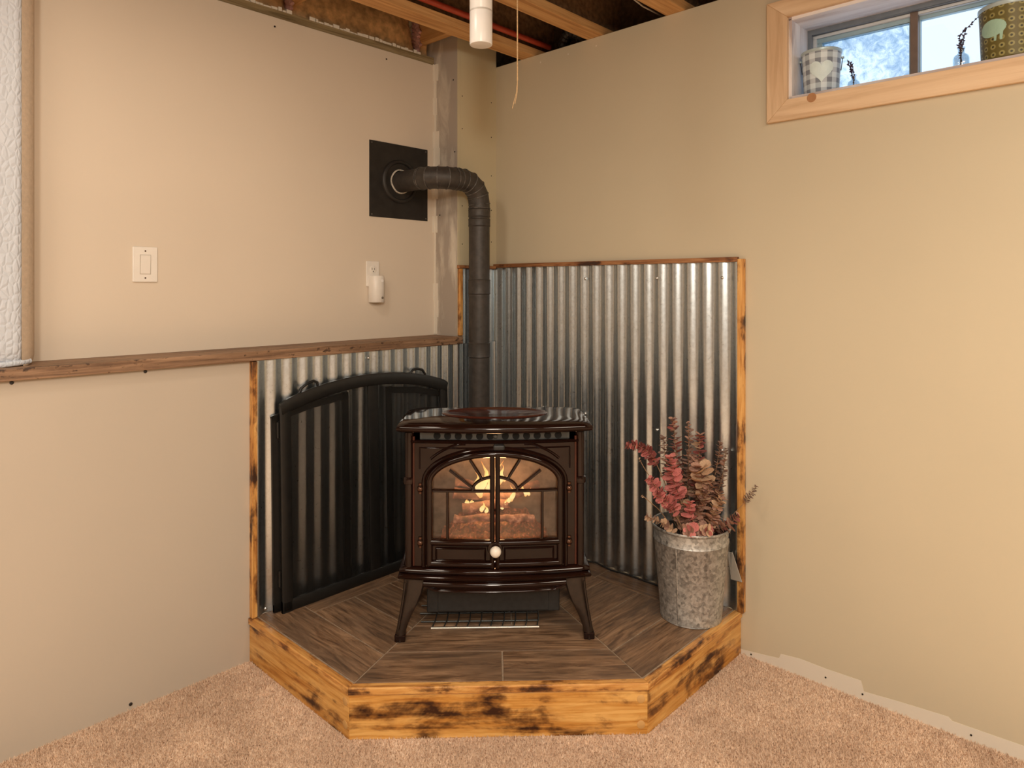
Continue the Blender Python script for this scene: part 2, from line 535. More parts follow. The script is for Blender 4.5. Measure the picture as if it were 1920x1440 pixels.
class MB:
    def __init__(self):
        self.v, self.f = [], []

    def add(self, vs, fs):
        b = len(self.v)
        self.v += [tuple(p) for p in vs]
        self.f += [tuple(i + b for i in f) for f in fs]
        return self

    def box(self, x0, x1, y0, y1, z0, z1):
        vs = [(x, y, z) for x in (x0, x1) for y in (y0, y1) for z in (z0, z1)]
        return self.add(vs, [(0, 1, 3, 2), (4, 6, 7, 5), (0, 4, 5, 1), (2, 3, 7, 6), (0, 2, 6, 4), (1, 5, 7, 3)])

    def prism(self, poly, a0, a1, plane='xy'):
        n = len(poly)

        def P(p, a):
            return {'xy': (p[0], p[1], a), 'xz': (p[0], a, p[1]), 'yz': (a, p[0], p[1])}[plane]
        vs = [P(p, a0) for p in poly] + [P(p, a1) for p in poly]
        fs = [tuple(range(n - 1, -1, -1)), tuple(range(n, 2 * n))]
        fs += [(i, (i + 1) % n, n + (i + 1) % n, n + i) for i in range(n)]
        return self.add(vs, fs)

    def loft(self, loops, cap=True, closed=True):
        n = len(loops[0])
        vs = [p for l in loops for p in l]
        fs = []
        for k in range(len(loops) - 1):
            for i in range(n if closed else n - 1):
                j = (i + 1) % n
                fs.append((k * n + i, k * n + j, (k + 1) * n + j, (k + 1) * n + i))
        if cap:
            fs.append(tuple(range(n - 1, -1, -1)))
            fs.append(tuple(range((len(loops) - 1) * n, len(loops) * n)))
        return self.add(vs, fs)

    def tube(self, pts, r, n=10, cap=True, closed=False):
        pts = [Vector(p) for p in pts]
        m = len(pts)
        rs = r if isinstance(r, (list, tuple)) else [r] * m
        loops = []
        ref = None
        for i, p in enumerate(pts):
            if closed:
                d = pts[(i + 1) % m] - pts[i - 1]
            else:
                d = pts[min(i + 1, m - 1)] - pts[max(i - 1, 0)]
            d.normalize()
            if ref is None:
                ref = Vector((0, 0, 1)) if abs(d.z) < 0.9 else Vector((1, 0, 0))
                ref = (ref - d * ref.dot(d)).normalized()
            else:
                ref = (ref - d * ref.dot(d))
                if ref.length < 1e-4:
                    ref = d.orthogonal()
                ref.normalize()
            b = d.cross(ref)
            loops.append([p + (ref * math.cos(2 * PI * k / n) + b * math.sin(2 * PI * k / n)) * rs[i] for k in range(n)])
        if closed:
            loops.append(loops[0])
            cap = False
        return self.loft(loops, cap)

    def lathe(self, prof, n=24, c=(0, 0, 0), axis='z', cap=True):
        loops = []
        for r, h in prof:
            lp = []
            for k in range(n):
                a = 2 * PI * k / n
                x, y = r * math.cos(a), r * math.sin(a)
                q = {'z': (x, y, h), 'y': (x, h, y), 'x': (h, x, y)}[axis]
                lp.append((q[0] + c[0], q[1] + c[1], q[2] + c[2]))
            loops.append(lp)
        return self.loft(loops, cap)

    def sweep(self, path, prof, y0=0.0, closed=False):
        """sweep profile [(across, out)] along a path in the xz plane; 'out' goes toward -y"""
        m = len(path)
        loops = []
        for i in range(m):
            if closed:
                a, b = path[i - 1], path[(i + 1) % m]
            else:
                a, b = path[max(i - 1, 0)], path[min(i + 1, m - 1)]
            d = Vector((b[0] - a[0], b[1] - a[1]))
            d.normalize()
            nx, nz = -d.y, d.x
            loops.append([(path[i][0] + nx * s, y0 - o, path[i][1] + nz * s) for s, o in prof])
        if closed:
            loops.append(loops[0])
        return self.loft(loops, not closed)

    def map(self, fn):
        self.v = [fn(p) for p in self.v]
        return self

    def build(self, name, mat, parent=None, mw=None, smooth=None, bevel=0.0, seg=2, local=True):
        me = bpy.data.meshes.new(name)
        me.from_pydata(self.v, [], self.f)
        bm = bmesh.new()
        bm.from_mesh(me)
        bmesh.ops.remove_doubles(bm, verts=bm.verts, dist=1e-6)
        bmesh.ops.recalc_face_normals(bm, faces=bm.faces)
        bm.to_mesh(me)
        bm.free()
        me.materials.append(M[mat] if isinstance(mat, str) else mat)
        if smooth is not None:
            me.shade_smooth()
            me.set_sharp_from_angle(angle=math.radians(smooth))
        return put(name, me, parent, mw, bevel, seg)


def put(name, me, parent=None, mw=None, bevel=0.0, seg=2):
    """link a mesh; mw is its matrix in the parent's space (or the world)"""
    o = bpy.data.objects.new(name, me)
    COL.objects.link(o)
    mw = mw or Matrix()
    if parent is not None:
        o.parent = parent
    o.matrix_basis = mw
    WM[o] = (WM[parent] @ mw) if parent is not None else mw
    if bevel:
        b = o.modifiers.new('edge', 'BEVEL')
        b.width = bevel
        b.segments = seg
        b.limit_method = 'ANGLE'
        b.angle_limit = math.radians(40)
    return o


def T(o, label, cat, group=None, kind=None):
    o['label'] = label
    o['category'] = cat
    if group:
        o['group'] = group
    if kind:
        o['kind'] = kind
    return o


def thing(name, label, cat, loc=(0, 0, 0), rz=0.0, group=None):
    o = bpy.data.objects.new(name, None)
    COL.objects.link(o)
    o.empty_display_size = 0.05
    mw = Matrix.Translation(loc) @ Matrix.Rotation(rz, 4, 'Z')
    o.matrix_basis = mw
    WM[o] = mw
    return T(o, label, cat, group)


def setting(o):
    o['kind'] = 'structure'
    return o


def rel(parent):
    """matrix that lets a child be modelled in world coordinates"""
    return WM[parent].inverted()


def board(name, p0, p1, width, thick, mat, parent=None, up=(0, 0, 1), bevel=0.0015, m0=0.0, m1=0.0, poly=None):
    """board from p0 to p1 (axis on its outer lower edge): local x along it, local z = up * width, local y inward * thick.
    m0, m1 cut the ends as mitres (shift of the inner edge per unit of thickness)."""
    p0, p1 = Vector(p0), Vector(p1)
    x = (p1 - p0)
    L = x.length
    x.normalize()
    z = Vector(up)
    z = (z - x * z.dot(x)).normalized()
    y = z.cross(x)
    mw = Matrix(((x.x, y.x, z.x, p0.x), (x.y, y.y, z.y, p0.y), (x.z, y.z, z.z, p0.z), (0, 0, 0, 1)))
    b = MB()
    b.prism([(0, 0), (L, 0), (L - m1 * thick, thick), (m0 * thick, thick)], 0, width)
    if parent is not None:
        mw = rel(parent) @ mw
    return b.build(name, mat, parent, mw, bevel=bevel)


def fbm(p, s, amp):
    return noise.fractal(Vector(p) * s, 1.0, 2.0, 4) * amp


# ================================================================== SETTING
# floor and carpet
fl = setting(MB().box(-5, 0.3, -5, 0.3, -0.1, 0.0).build('floor', 'carpet'))


def carpet_pile():
    rng = np.random.default_rng(3)
    s = 0.0046
    xs, ys = np.meshgrid(np.arange(-2.75, -0.004, s), np.arange(-2.75, -0.004, s))
    x = xs.ravel() + rng.uniform(-0.5, 0.5, xs.size) * s * 1.3
    y = ys.ravel() + rng.uniform(-0.5, 0.5, xs.size) * s * 1.3
    fwd = (x + 2.5157) * 0.7275 + (y + 2.4811) * 0.686
    lat = (x + 2.5157) * 0.686 - (y + 2.4811) * 0.7275
    inside_hearth = (x > -1.313) & (y > -1.313) & (x + y > -1.969)
    keep = (fwd > 1.78) & (np.abs(lat) < fwd * 0.86) & ~inside_hearth & (x < -0.003) & (y < -0.003)
    x, y = x[keep], y[keep]
    n = x.size
    a = rng.uniform(0, PI, n)
    w = rng.uniform(0.0016, 0.0030, n)
    h = rng.uniform(0.006, 0.0125, n)
    lx, ly = rng.normal(0, 0.0034, n), rng.normal(0, 0.0034, n)
    dx, dy = np.cos(a) * w, np.sin(a) * w
    V = np.empty((n, 6, 3), np.float32)
    for k, (ux, uy) in enumerate(((dx, dy), (-dy, dx))):
        V[:, k * 3 + 0] = np.stack([x - ux, y - uy, np.zeros(n)], 1)
        V[:, k * 3 + 1] = np.stack([x + ux, y + uy, np.zeros(n)], 1)
        V[:, k * 3 + 2] = np.stack([x + lx, y + ly, h], 1)
    me = bpy.data.meshes.new('carpet_pile')
    me.vertices.add(n * 6)
    me.vertices.foreach_set('co', V.ravel())
    me.loops.add(n * 6)
    me.loops.foreach_set('vertex_index', np.arange(n * 6, dtype=np.int32))
    me.polygons.add(n * 2)
    me.polygons.foreach_set('loop_start', np.arange(0, n * 6, 3, dtype=np.int32))
    me.update(calc_edges=True)
    me.materials.append(M['carpet'])
    o = put('carpet_pile', me, fl)
    o['kind'] = 'stuff'


carpet_pile()

# left wall: recessed upper wall, thicker lower half wall, boxed chase in the corner
WT = 2.500
wl = setting(MB().box(-5, -0.263, 0.17, 0.30, 1.0, WT).build('wall_left', 'wall_left'))
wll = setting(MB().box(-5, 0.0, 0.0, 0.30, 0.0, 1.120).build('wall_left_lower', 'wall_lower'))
for nx, nz in ((-2.042, 1.113), (-1.673, 1.113), (-1.718, 0.02), (-2.6, 1.113)):
    MB().lathe([(0.0055, -0.001), (0.0055, -0.003), (0.003, -0.004)], 10, (nx, 0, nz), 'y').build('nail_head', 'nail', wll, smooth=40)
for nx in (-1.50, -0.56, -1.12):
    MB().lathe([(0.004, -0.0005), (0.004, -0.002)], 8, (nx, 0.17, 2.462), 'y').build('nail_head', 'nail', wl)
# chase: the face toward the room on the left is bare board, the other face is painted
ch = setting(MB().box(-0.265, -0.251, 0.0, 0.30, 1.10, 2.79).build('wall_corner', 'chase_a'))
MB().box(-0.2508, 0.0, 0.0, 0.012, 1.10, 2.79).build('painted_face', 'chase_b', ch)
MB().box(-0.2675, -0.2512, -0.0025, 0.0, 1.16, 2.79).build('corner_bead', 'chase_b', ch, bevel=0.001)
b = MB()
for k in range(16):                                   # ragged joint compound in the inside corner
    z0, z1 = 1.16 + k * 0.084, 1.16 + (k + 1) * 0.084
    w = random.uniform(0.006, 0.028)
    b.box(-0.2685 - 0.0, -0.265, 0.17 - w * 1.4, 0.17, z0, z1)
    b.box(-0.265 - w * random.uniform(0.3, 1.1), -0.265, 0.1675, 0.17, z0, z1)
b.build('joint_compound', 'corner_bead', ch)
for z, y in ((2.40, 0.03), (2.05, 0.02), (1.75, 0.13)):
    MB().lathe([(0.004, -0.2655), (0.004, -0.2665)], 8, (0, y, z), 'x').build('screw_head', 'nail', ch)
for z in (1.62, 1.80, 1.95, 2.16, 2.33):
    for x in (-0.035, -0.235):
        MB().lathe([(0.0028, 0.0), (0.0028, -0.0012)], 8, (x, 0, z + random.uniform(-0.02, 0.02)), 'y').build('screw_head', 'nail', ch)

# right wall with the window opening
WY0, WY1, WZ0, WZ1 = -2.235, -1.491, 2.073, 2.372
b = MB()
b.box(0, 0.22, -5, WY0, 0, 2.514)
b.box(0, 0.22, WY1, 0.30, 0, 2.514)
b.box(0, 0.22, WY0, WY1, 0, WZ0)
b.box(0, 0.22, WY0, WY1, WZ1, 2.514)
wr = setting(b.build('wall_right', 'wall_right'))
patch = [(-1.305, 0.0), (-1.305, 0.016), (-1.40, 0.028), (-1.455, 0.036), (-1.462, 0.054), (-1.53, 0.062), (-1.62, 0.060), (-1.735, 0.063), (-1.744, 0.030),
         (-1.85, 0.040), (-1.99, 0.050), (-2.0, 0.041), (-2.156, 0.045), (-2.40, 0.052), (-2.6, 0.05), (-3.2, 0.05), (-3.2, 0.0)]
MB().prism(patch, -0.0012, 0.0, 'yz').build('unpainted_strip', 'primer', wr)
for y, z in ((-1.35, 0.012), (-1.62, 0.03), (-1.74, 0.02), (-2.05, 0.02)):
    MB().lathe([(0.003, -0.0012), (0.003, -0.003)], 8, (0, y, z), 'x').build('nail_head', 'nail', wr)
for y in (-0.30, -0.47, -0.63):
    MB().lathe([(0.0035, 0.0), (0.0035, -0.0012)], 8, (0, y, 2.475), 'x').build('nail_head', 'corner_bead', wr)

setting(MB().box(-5.1, -5, -5, 0.3, 0, 2.82).build('wall_back', 'wall_back'))
setting(MB().box(-5, 0.3, -5.1, -5, 0, 2.82).build('wall_front', 'wall_back'))

# ceiling: subfloor, engineered joists, rim boards
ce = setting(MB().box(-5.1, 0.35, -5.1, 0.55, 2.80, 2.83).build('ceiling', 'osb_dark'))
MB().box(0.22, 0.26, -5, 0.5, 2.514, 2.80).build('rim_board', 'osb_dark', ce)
MB().box(-5, 0.26, 0.46, 0.50, 2.3, 2.80).build('rim_board', 'osb', ce)
JB = 2.515
joist_y = [-0.215 - 0.4065 * k for k in range(12)]
for k, jy in enumerate(joist_y):
    L = 5.2
    j = MB().box(0, L, -0.0445, 0.0445, 0, 0.038).build('ceiling_joist', 'lumber', ce, Matrix.Translation((-5.0, jy, JB)), bevel=0.002)
    MB().box(0, L, -0.005, 0.005, 0.038, 0.250).build('web', 'osb', j)
    MB().box(0, L, -0.0445, 0.0445, 0.250, 0.285).build('top_flange', 'lumber', j)
for bx in (-0.335, -1.03, -1.72, -2.42, -3.1):
    board('blocking', (bx, 0.45, 2.60), (bx, -0.168, 2.60), 0.20, 0.038, 'lumber', ce)
board('blocking', (-1.68, -0.63, 2.515), (-1.68, -1.015, 2.515), 0.28, 0.038, 'lumber', ce)  # added unseen block, cuts the bay lamp's light off the upper right wall
board('top_plate', (-5, 0.176, WT), (-0.262, 0.176, WT), 0.040, 0.13, 'plate_wood', wl)

# insulation batts tucked above the left wall
for k, (x0, x1, lab) in enumerate(((-2.40, -1.735, 'kraft faced insulation batt above the left wall, leftmost in view'),
                                   (-1.70, -1.045, 'kraft faced insulation batt above wall, left of the second ceiling block'),
                                   (-1.01, -0.352, 'kraft faced insulation batt above wall between two blocks near the chase'),
                                   (-0.318, -0.268, 'short kraft faced insulation piece squeezed against the boxed corner chase'))):
    t = thing('insulation_batt', lab, 'insulation', ((x0 + x1) / 2, 0.24, WT + 0.04), 0, 'insulation batts above the left wall')
    nx, nz = max(3, int((x1 - x0) / 0.025)), 12
    vs, fs = [], []
    for i in range(nx + 1):
        for q in range(nz + 1):
            u, w = i / nx, q / nz
            x = x0 + (x1 - x0) * u
            z = WT + 0.040 + 0.25 * w
            bul = 0.045 * math.sin(PI * min(1, w * 1.6) * 0.5 + 0.25) * (min(1, 8 * u * (1 - u)) ** 0.5)
            y = 0.225 - bul * 0.9 + 0.05 * w + fbm((x, 1.3 * k, z), 9, 0.012)
            vs.append((x, y, z))
    for i in range(nx):
        for q in range(nz):
            a = i * (nz + 1) + q
            fs.append((a, a + 1, a + nz + 2, a + nz + 1))
    n0 = len(vs)
    vs += [(x0, 0.40, WT + 0.04), (x1, 0.40, WT + 0.04), (x1, 0.40, WT + 0.29), (x0, 0.40, WT + 0.29)]
    fs.append((n0, n0 + 1, n0 + 2, n0 + 3))
    MB().add(vs, fs).build('facing', 'kraft', t, rel(t), smooth=60)
    if k in (1, 2):
        b = MB()
        rt_ = random.Random(k)
        xx = x0 + (0.32 if k == 1 else 0.05)
        while xx < x1 - 0.02:
            w = rt_.uniform(0.012, 0.03)
            b.box(xx, xx + w, 0.170, 0.173, WT + 0.034, WT + 0.040 + rt_.uniform(-0.004, 0.010))
            xx += w * rt_.uniform(0.9, 1.3)
        b.build('torn_edge', 'primer', t, rel(t))
    b = MB()
    for q in range(7):
        zz = WT + 0.05 + 0.02 * q
        b.tube([(x1 + 0.014 + random.uniform(-.006, .006), 0.20 + random.uniform(-.012, .012), zz), (x1 + 0.010, 0.215, zz + 0.03), (x1 + 0.012, 0.25, zz + 0.05)], [0.010, 0.014, 0.008], 7)
    if k != 3:
        b.build('pink_edge', 'pink_wool', t, rel(t), smooth=60)

# ------------------------------------------------------------------ window
win = setting(MB().box(0.150, 0.168, WY0, WY1, WZ1 - 0.030, WZ1).box(0.150, 0.168, WY0, WY1, WZ0, WZ0 + 0.026)
              .box(0.150, 0.168, WY1 - 0.026, WY1, WZ0 + 0.026, WZ1 - 0.030).box(0.150, 0.168, WY0, WY0 + 0.026, WZ0 + 0.026, WZ1 - 0.030).build('window_1', 'frame_grey', bevel=0.001))
CW = 0.0755                                            # casing width
oy0, oy1, oz0, oz1 = WY0 - CW, WY1 + CW, WZ0 - CW, WZ1 + CW * 0.86


def casing(poly, p0, axis):
    """mitred casing board with the grain along its length"""
    if axis == 'y':
        mw = Matrix(((0, 0, 1, 0), (1, 0, 0, 0), (0, 1, 0, 0), (0, 0, 0, 1)))      # local x -> world y, local y -> world z
        pl = [(y, z) for y, z in poly]
    else:
        mw = Matrix(((0, 0, 1, 0), (0, -1, 0, 0), (1, 0, 0, 0), (0, 0, 0, 1)))     # local x -> world z
        pl = [(z, -y) for y, z in poly]
    return MB().prism(pl, -0.018, 0.0).build('casing_board', 'pine', win, mw, bevel=0.002)


casing([(oy0, oz0), (oy1, oz0), (WY1, WZ0), (WY0, WZ0)], 0, 'y')
casing([(oy0, oz1), (WY0, WZ1), (WY1, WZ1), (oy1, oz1)], 0, 'y')
casing([(oy1, oz0 + 0.0005), (oy1, oz1), (WY1, WZ1), (WY1, WZ0)], 0, 'z')
casing([(oy0, oz0 + 0.0005), (WY0, WZ0), (WY0, WZ1), (oy0, oz1)], 0, 'z')
MB().lathe([(0.0165, -0.018), (0.0155, -0.0187)], 18, (0, -1.578, WZ0 - 0.010), 'x').build('wood_knot', plain('knot_wood', (0.42, 0.20, 0.08), 0.5), win)
# jamb liners
board('jamb_board', (-0.002, WY1, WZ0), (-0.002, WY1, WZ1), 0.012, -0.152, 'jamb', win, up=(0, -1, 0), bevel=0.0005)
board('jamb_board', (-0.002, WY0 + 0.012, WZ0), (-0.002, WY0 + 0.012, WZ1), 0.012, -0.152, 'jamb', win, up=(0, -1, 0), bevel=0.0005)
board('jamb_board', (-0.002, WY1, WZ1 - 0.012), (-0.002, WY0, WZ1 - 0.012), 0.012, 0.152, 'jamb', win, bevel=0.0005)
board('sill_board', (-0.002, WY1, WZ0), (-0.002, WY0, WZ0), 0.012, 0.152, 'jamb', win, bevel=0.0005)


def ring(y0, y1, z0, z1, w, x0, x1, name, mat):
    return MB().box(x0, x1, y0, y1, z1 - w, z1).box(x0, x1, y0, y1, z0, z0 + w).box(x0, x1, y0, y0 + w, z0 + w, z1 - w).box(x0, x1, y1 - w, y1, z0 + w, z1 - w).build(name, mat, win, bevel=0.001)


MY = -1.855
ring(WY0 + 0.022, WY1 - 0.022, WZ0 + 0.022, WZ1 - 0.026, 0.015, 0.170, 0.205, 'frame', 'frame_white')
ring(MY, WY1 - 0.036, WZ0 + 0.036, WZ1 - 0.040, 0.018, 0.180, 0.205, 'sash', 'frame_blue')
ring(WY0 + 0.036, MY, WZ0 + 0.036, WZ1 - 0.040, 0.014, 0.190, 0.212, 'sash', 'frame_blue')
MB().box(0.166, 0.190, MY - 0.012, MY + 0.012, WZ0 + 0.026, WZ1 - 0.020).build('mullion', 'mullion', win, bevel=0.002)
MB().box(0.196, 0.199, MY, WY1 - 0.040, WZ0 + 0.040, WZ1 - 0.040).build('pane', 'pane_frost', win)
MB().box(0.202, 0.205, WY0 + 0.038, MY, WZ0 + 0.038, WZ1 - 0.038).build('pane', 'pane_clear', win)

# ================================================================== HEARTH
HZ = 0.162
HA, HB = 1.310, 0.655
hearth = thing('hearth_platform', 'low corner hearth of scorched pine boards topped with wood look tiles', 'hearth', (-0.6, -0.6, 0))
core = [(-1.288, -0.002), (-1.288, -0.646), (-0.646, -1.288), (-0.002, -1.288), (-0.002, -0.002)]
MB().prism(core, 0.001, 0.1594).build('core', 'grout', hearth, rel(hearth))
h2 = math.tan(PI / 8)
PL0, PL1, PR0, PR1 = (-HA, 0.0), (-HA, -HB), (-HB, -HA), (0.0, -HA)
for a, bb, m0, m1 in ((PL0, PL1, 0, h2), (PL1, PR0, h2, h2), (PR0, PR1, h2, 0)):
    board('fascia_board', a + (0.001,), bb + (0.001,), 0.138, 0.020, 'char_board', hearth, m0=m0, m1=m1, bevel=0.002)


e = 0.006
LL0, LL1, LR0, LR1 = (-HA - e, -0.0005), (-HA - e, -HB - e * h2), (-HB - e * h2, -HA - e), (-0.0005, -HA - e)
for a, bb, m0, m1 in ((LL0, LL1, 0, h2), (LL1, LR0, h2, h2), (LR0, LR1, h2, 0)):
    board('lip_strip', a + (0.1405,), bb + (0.1405,), 0.0235, 0.028, 'char_strip', hearth, m0=m0, m1=m1, bevel=0.003)
# round plugs over the fixing screws
dg = Vector((1, -1, 0)).normalized()
for along, z in ((0.905, 0.112), (0.905, 0.032)):
    p = Vector(PL1 + (z,)) + dg * along
    mw = Matrix.Translation(p) @ Matrix.Rotation(-PI / 4, 4, 'Z')
    MB().lathe([(0.013, 0.0), (0.013, -0.0008), (0.011, -0.0016)], 16, axis='y').build('wood_plug', 'plug', hearth, rel(hearth) @ mw, smooth=40)
for y, z in ((-0.635, 0.112), (-0.635, 0.04)):
    MB().lathe([(0.013, 0.0), (0.013, -0.0008), (0.011, -0.0016)], 16, axis='x').build('wood_plug', 'plug', hearth, rel(hearth) @ Matrix.Translation((-HA, y, z)), smooth=40)

# tiles: concentric plank tiles, mitred between the three fronts


def clip(poly, n, d):
    """keep n.p <= d"""
    out = []
    for i in range(len(poly)):
        a, b_ = poly[i], poly[(i + 1) % len(poly)]
        da, db = n[0] * a[0] + n[1] * a[1] - d, n[0] * b_[0] + n[1] * b_[1] - d
        if da <= 0:
            out.append(a)
        if (da < 0 < db) or (db < 0 < da):
            t = da / (da - db)
            out.append((a[0] + (b_[0] - a[0]) * t, a[1] + (b_[1] - a[1]) * t))
    return out


def tile(poly, ang):
    if len(poly) < 3:
        return
    cx = sum(p[0] for p in poly) / len(poly)
    cy = sum(p[1] for p in poly) / len(poly)
    c, s = math.cos(-ang), math.sin(-ang)
    loc = [((p[0] - cx) * c - (p[1] - cy) * s, (p[0] - cx) * s + (p[1] - cy) * c) for p in poly]
    area = 0.5 * abs(sum(loc[i - 1][0] * loc[i][1] - loc[i][0] * loc[i - 1][1] for i in range(len(loc))))
    if area < 0.0012:
        return
    dz = random.uniform(-0.0004, 0.0004)
    mw = Matrix.Translation((cx, cy, 0.150)) @ Matrix.Rotation(ang, 4, 'Z')
    MB().prism(loc, 0, 0.012 + dz).build('tile', 'tile', hearth, rel(hearth) @ mw, bevel=0.0012, seg=1)


BIG = [(-3, -3), (1, -3), (1, 1), (-3, 1)]
IN = 1.282                                             # inner edge of the lip
G = 0.0029                                             # half a joint
SQ = math.sqrt(0.5)
FS = (HA + HB) * SQ - 0.022                            # distance of the front row's outer edge along the diagonal
PW = [0.0, 0.162, 0.342, 0.515, 0.69, 0.865, 1.04, 1.215]
FW = [0.0, 0.180, 0.360, 0.540, 0.720, 0.9, 1.08, 1.26]
pc = (-IN, -IN * HB / HA)                              # inner front-left corner on the mitre line
pcx, pcy = -HA + 0.028, -HB + 0.028 * h2
bis = (1.0, h2)                                        # mitre direction from the left corner
mn = (-h2 / math.hypot(1, h2), 1 / math.hypot(1, h2))  # normal of the left mitre, pointing to the left columns
ST = 0.135
for k in range(6):
    x0, x1 = -IN + PW[k], -IN + PW[k + 1]
    ytop = -0.004 if k == 0 else -ST
    P = clip(BIG, (-1, 0), -(x0 + G))
    P = clip(P, (1, 0), min(x1, -ST) - G)
    P = clip(P, (0, 1), ytop - G)
    P = clip(P, (-mn[0], -mn[1]), -(mn[0] * pcx + mn[1] * pcy) - G)
    if P:
        tile(P, PI / 2)
        Q = [(y, x) for x, y in reversed(P)]
        tile(Q, 0)
for k in range(6):
    d0, d1 = -FS + FW[k], -FS + FW[k + 1]              # along (1,1)/sqrt2
    P = clip(BIG, (-SQ, -SQ), -(d0 + G))
    P = clip(P, (SQ, SQ), d1 - G)
    P = clip(P, mn, (mn[0] * pcx + mn[1] * pcy) - G)
    P = clip(P, (mn[1], mn[0]), (mn[0] * pcx + mn[1] * pcy) - G)
    P = clip(P, (1, 0), -ST - G)
    P = clip(P, (0, 1), -ST - G)
    if not P:
        continue
    cut = (0.012, None, 0.05, None, None, None)[k]
    if cut is None:
        tile(P, -PI / 4)
    else:
        tile(clip(P, (SQ, -SQ), cut - G), -PI / 4)
        tile(clip(P, (-SQ, SQ), -cut - G), -PI / 4)
strip = [(-IN + PW[1] + G, -0.02), (-IN + PW[1] + G, -ST + G), (-ST - G, -ST + G), (-0.02, -0.02)]
tile(clip(strip, (1, 0), -0.72 - G), 0)
tile(clip(strip, (-1, 0), 0.72 - G), 0)
strip2 = [(y, x) for x, y in reversed(strip)]
tile(clip(strip2, (0, 1), -0.72 - G), PI / 2)
tile(clip(strip2, (0, -1), 0.72 - G), PI / 2)

# ================================================================== CORRUGATED PANELS
PITCH, AMP = 0.0677, 0.0062


def corrugated(length, z0, z1, phase=0.0):
    """profile along local x, out toward local -y"""
    n = int(length / PITCH * 14)
    b = MB()
    pts = []
    for i in range(n + 1):
        x = length * i / n
        pts.append((x, -0.0075 - AMP * math.sin(2 * PI * x / PITCH + phase)))
    loop_lo = [(x, y, z0) for x, y in pts]
    loop_hi = [(x, y, z1) for x, y in pts]
    back_hi = [(x, y + 0.0008, z1) for x, y in pts]
    back_lo = [(x, y + 0.0008, z0) for x, y in pts]
    b.loft([loop_lo, loop_hi, back_hi, back_lo, loop_lo], cap=False, closed=False)
    return b


def screws(par, spots):
    for x, z in spots:
        MB().lathe([(0.006, -0.013), (0.006, -0.017), (0.003, -0.019)], 8, (x, 0, z), 'y').build('screw', 'steel', par, smooth=30)


cr = thing('corrugated_panel', 'tall galvanized corrugated sheet on right wall edged with scorched wood strips', 'wall panel', (0, 0, HZ), -PI / 2, 'corrugated hearth backing')
RT = 1.492 - HZ
corrugated(1.302, 0.001, RT, 0.4).build('sheet', 'corrugated', cr, smooth=80)
screws(cr, ((0.33, 0.66), (0.58, 0.66), (0.95, 0.64), (1.24, 0.60), (0.58, 1.27), (0.95, 1.27), (1.24, 1.27)))
board('edge_strip', (-0.0005, -0.0005, 1.4915), (-0.0005, -1.3025, 1.4915), 0.0185, -0.022, 'char_dark', cr)
board('edge_strip', (-0.0002, -1.328, HZ + 0.0025), (-0.0002, -1.328, 1.502), 0.0245, -0.022, 'char_strip', cr, up=(0, 1, 0))
cl = thing('corrugated_panel', 'low galvanized corrugated sheet under the shelf behind the black screen', 'wall panel', (-1.289, 0, HZ), 0, 'corrugated hearth backing')
corrugated(1.275, 0.001, 1.119 - HZ, 1.0).build('sheet', 'corrugated', cl, smooth=80)
screws(cl, ((0.035, 0.02), (0.50, 0.93)))
board('edge_strip', (-1.310, 0.0, HZ + 0.0025), (-1.310, 0.0, 1.1185), 0.021, 0.022, 'char_strip', cl, up=(1, 0, 0))
cc = thing('corrugated_panel', 'narrow corrugated sheet on the corner chase behind the stove pipe', 'wall panel', (-0.247, 0, 1.1195), 0, 'corrugated hearth backing')
corrugated(0.233, 0.0, 1.484 - 1.1195, 2.2).build('sheet', 'corrugated', cc, smooth=80)
board('edge_strip', (-0.268, -0.0026, 1.160), (-0.268, -0.0026, 1.4825), 0.020, 0.018, 'char_strip', cc, up=(1, 0, 0))
board('edge_strip', (-0.272, -0.0026, 1.4835), (-0.023, -0.0026, 1.4835), 0.016, -0.020, 'char_dark', cc)

# ================================================================== SHELF AND MATTRESS
sh_poly = [(-5, -0.026), (-0.252, -0.026), (-0.252, -0.0185), (-0.2700, -0.0185), (-0.2700, 0.1695), (-5, 0.1695)]
mws = Matrix.Translation((-2.6, 0, 1.1205))
b = MB().prism([(x + 2.6, y) for x, y in sh_poly], 0, 0.036)
sh = b.build('wall_shelf', 'shelf', None, mws, bevel=0.003)
T(sh, 'long rough brown wooden shelf capping the lower half wall', 'shelf')

mt = thing('mattress', 'white quilted mattress standing upright on the wooden shelf at far left', 'mattress', (-2.45, 0.09, 1.1568))
pf = [(-2.95, 0.018), (-2.016, 0.018), (-2.008, 0.022), (-2.008, 0.14), (-2.95, 0.14)]
z0, z1 = 1.157, 2.42


def mat_outline(inx, z):
    return [(x, y, z) for x, y in inx]


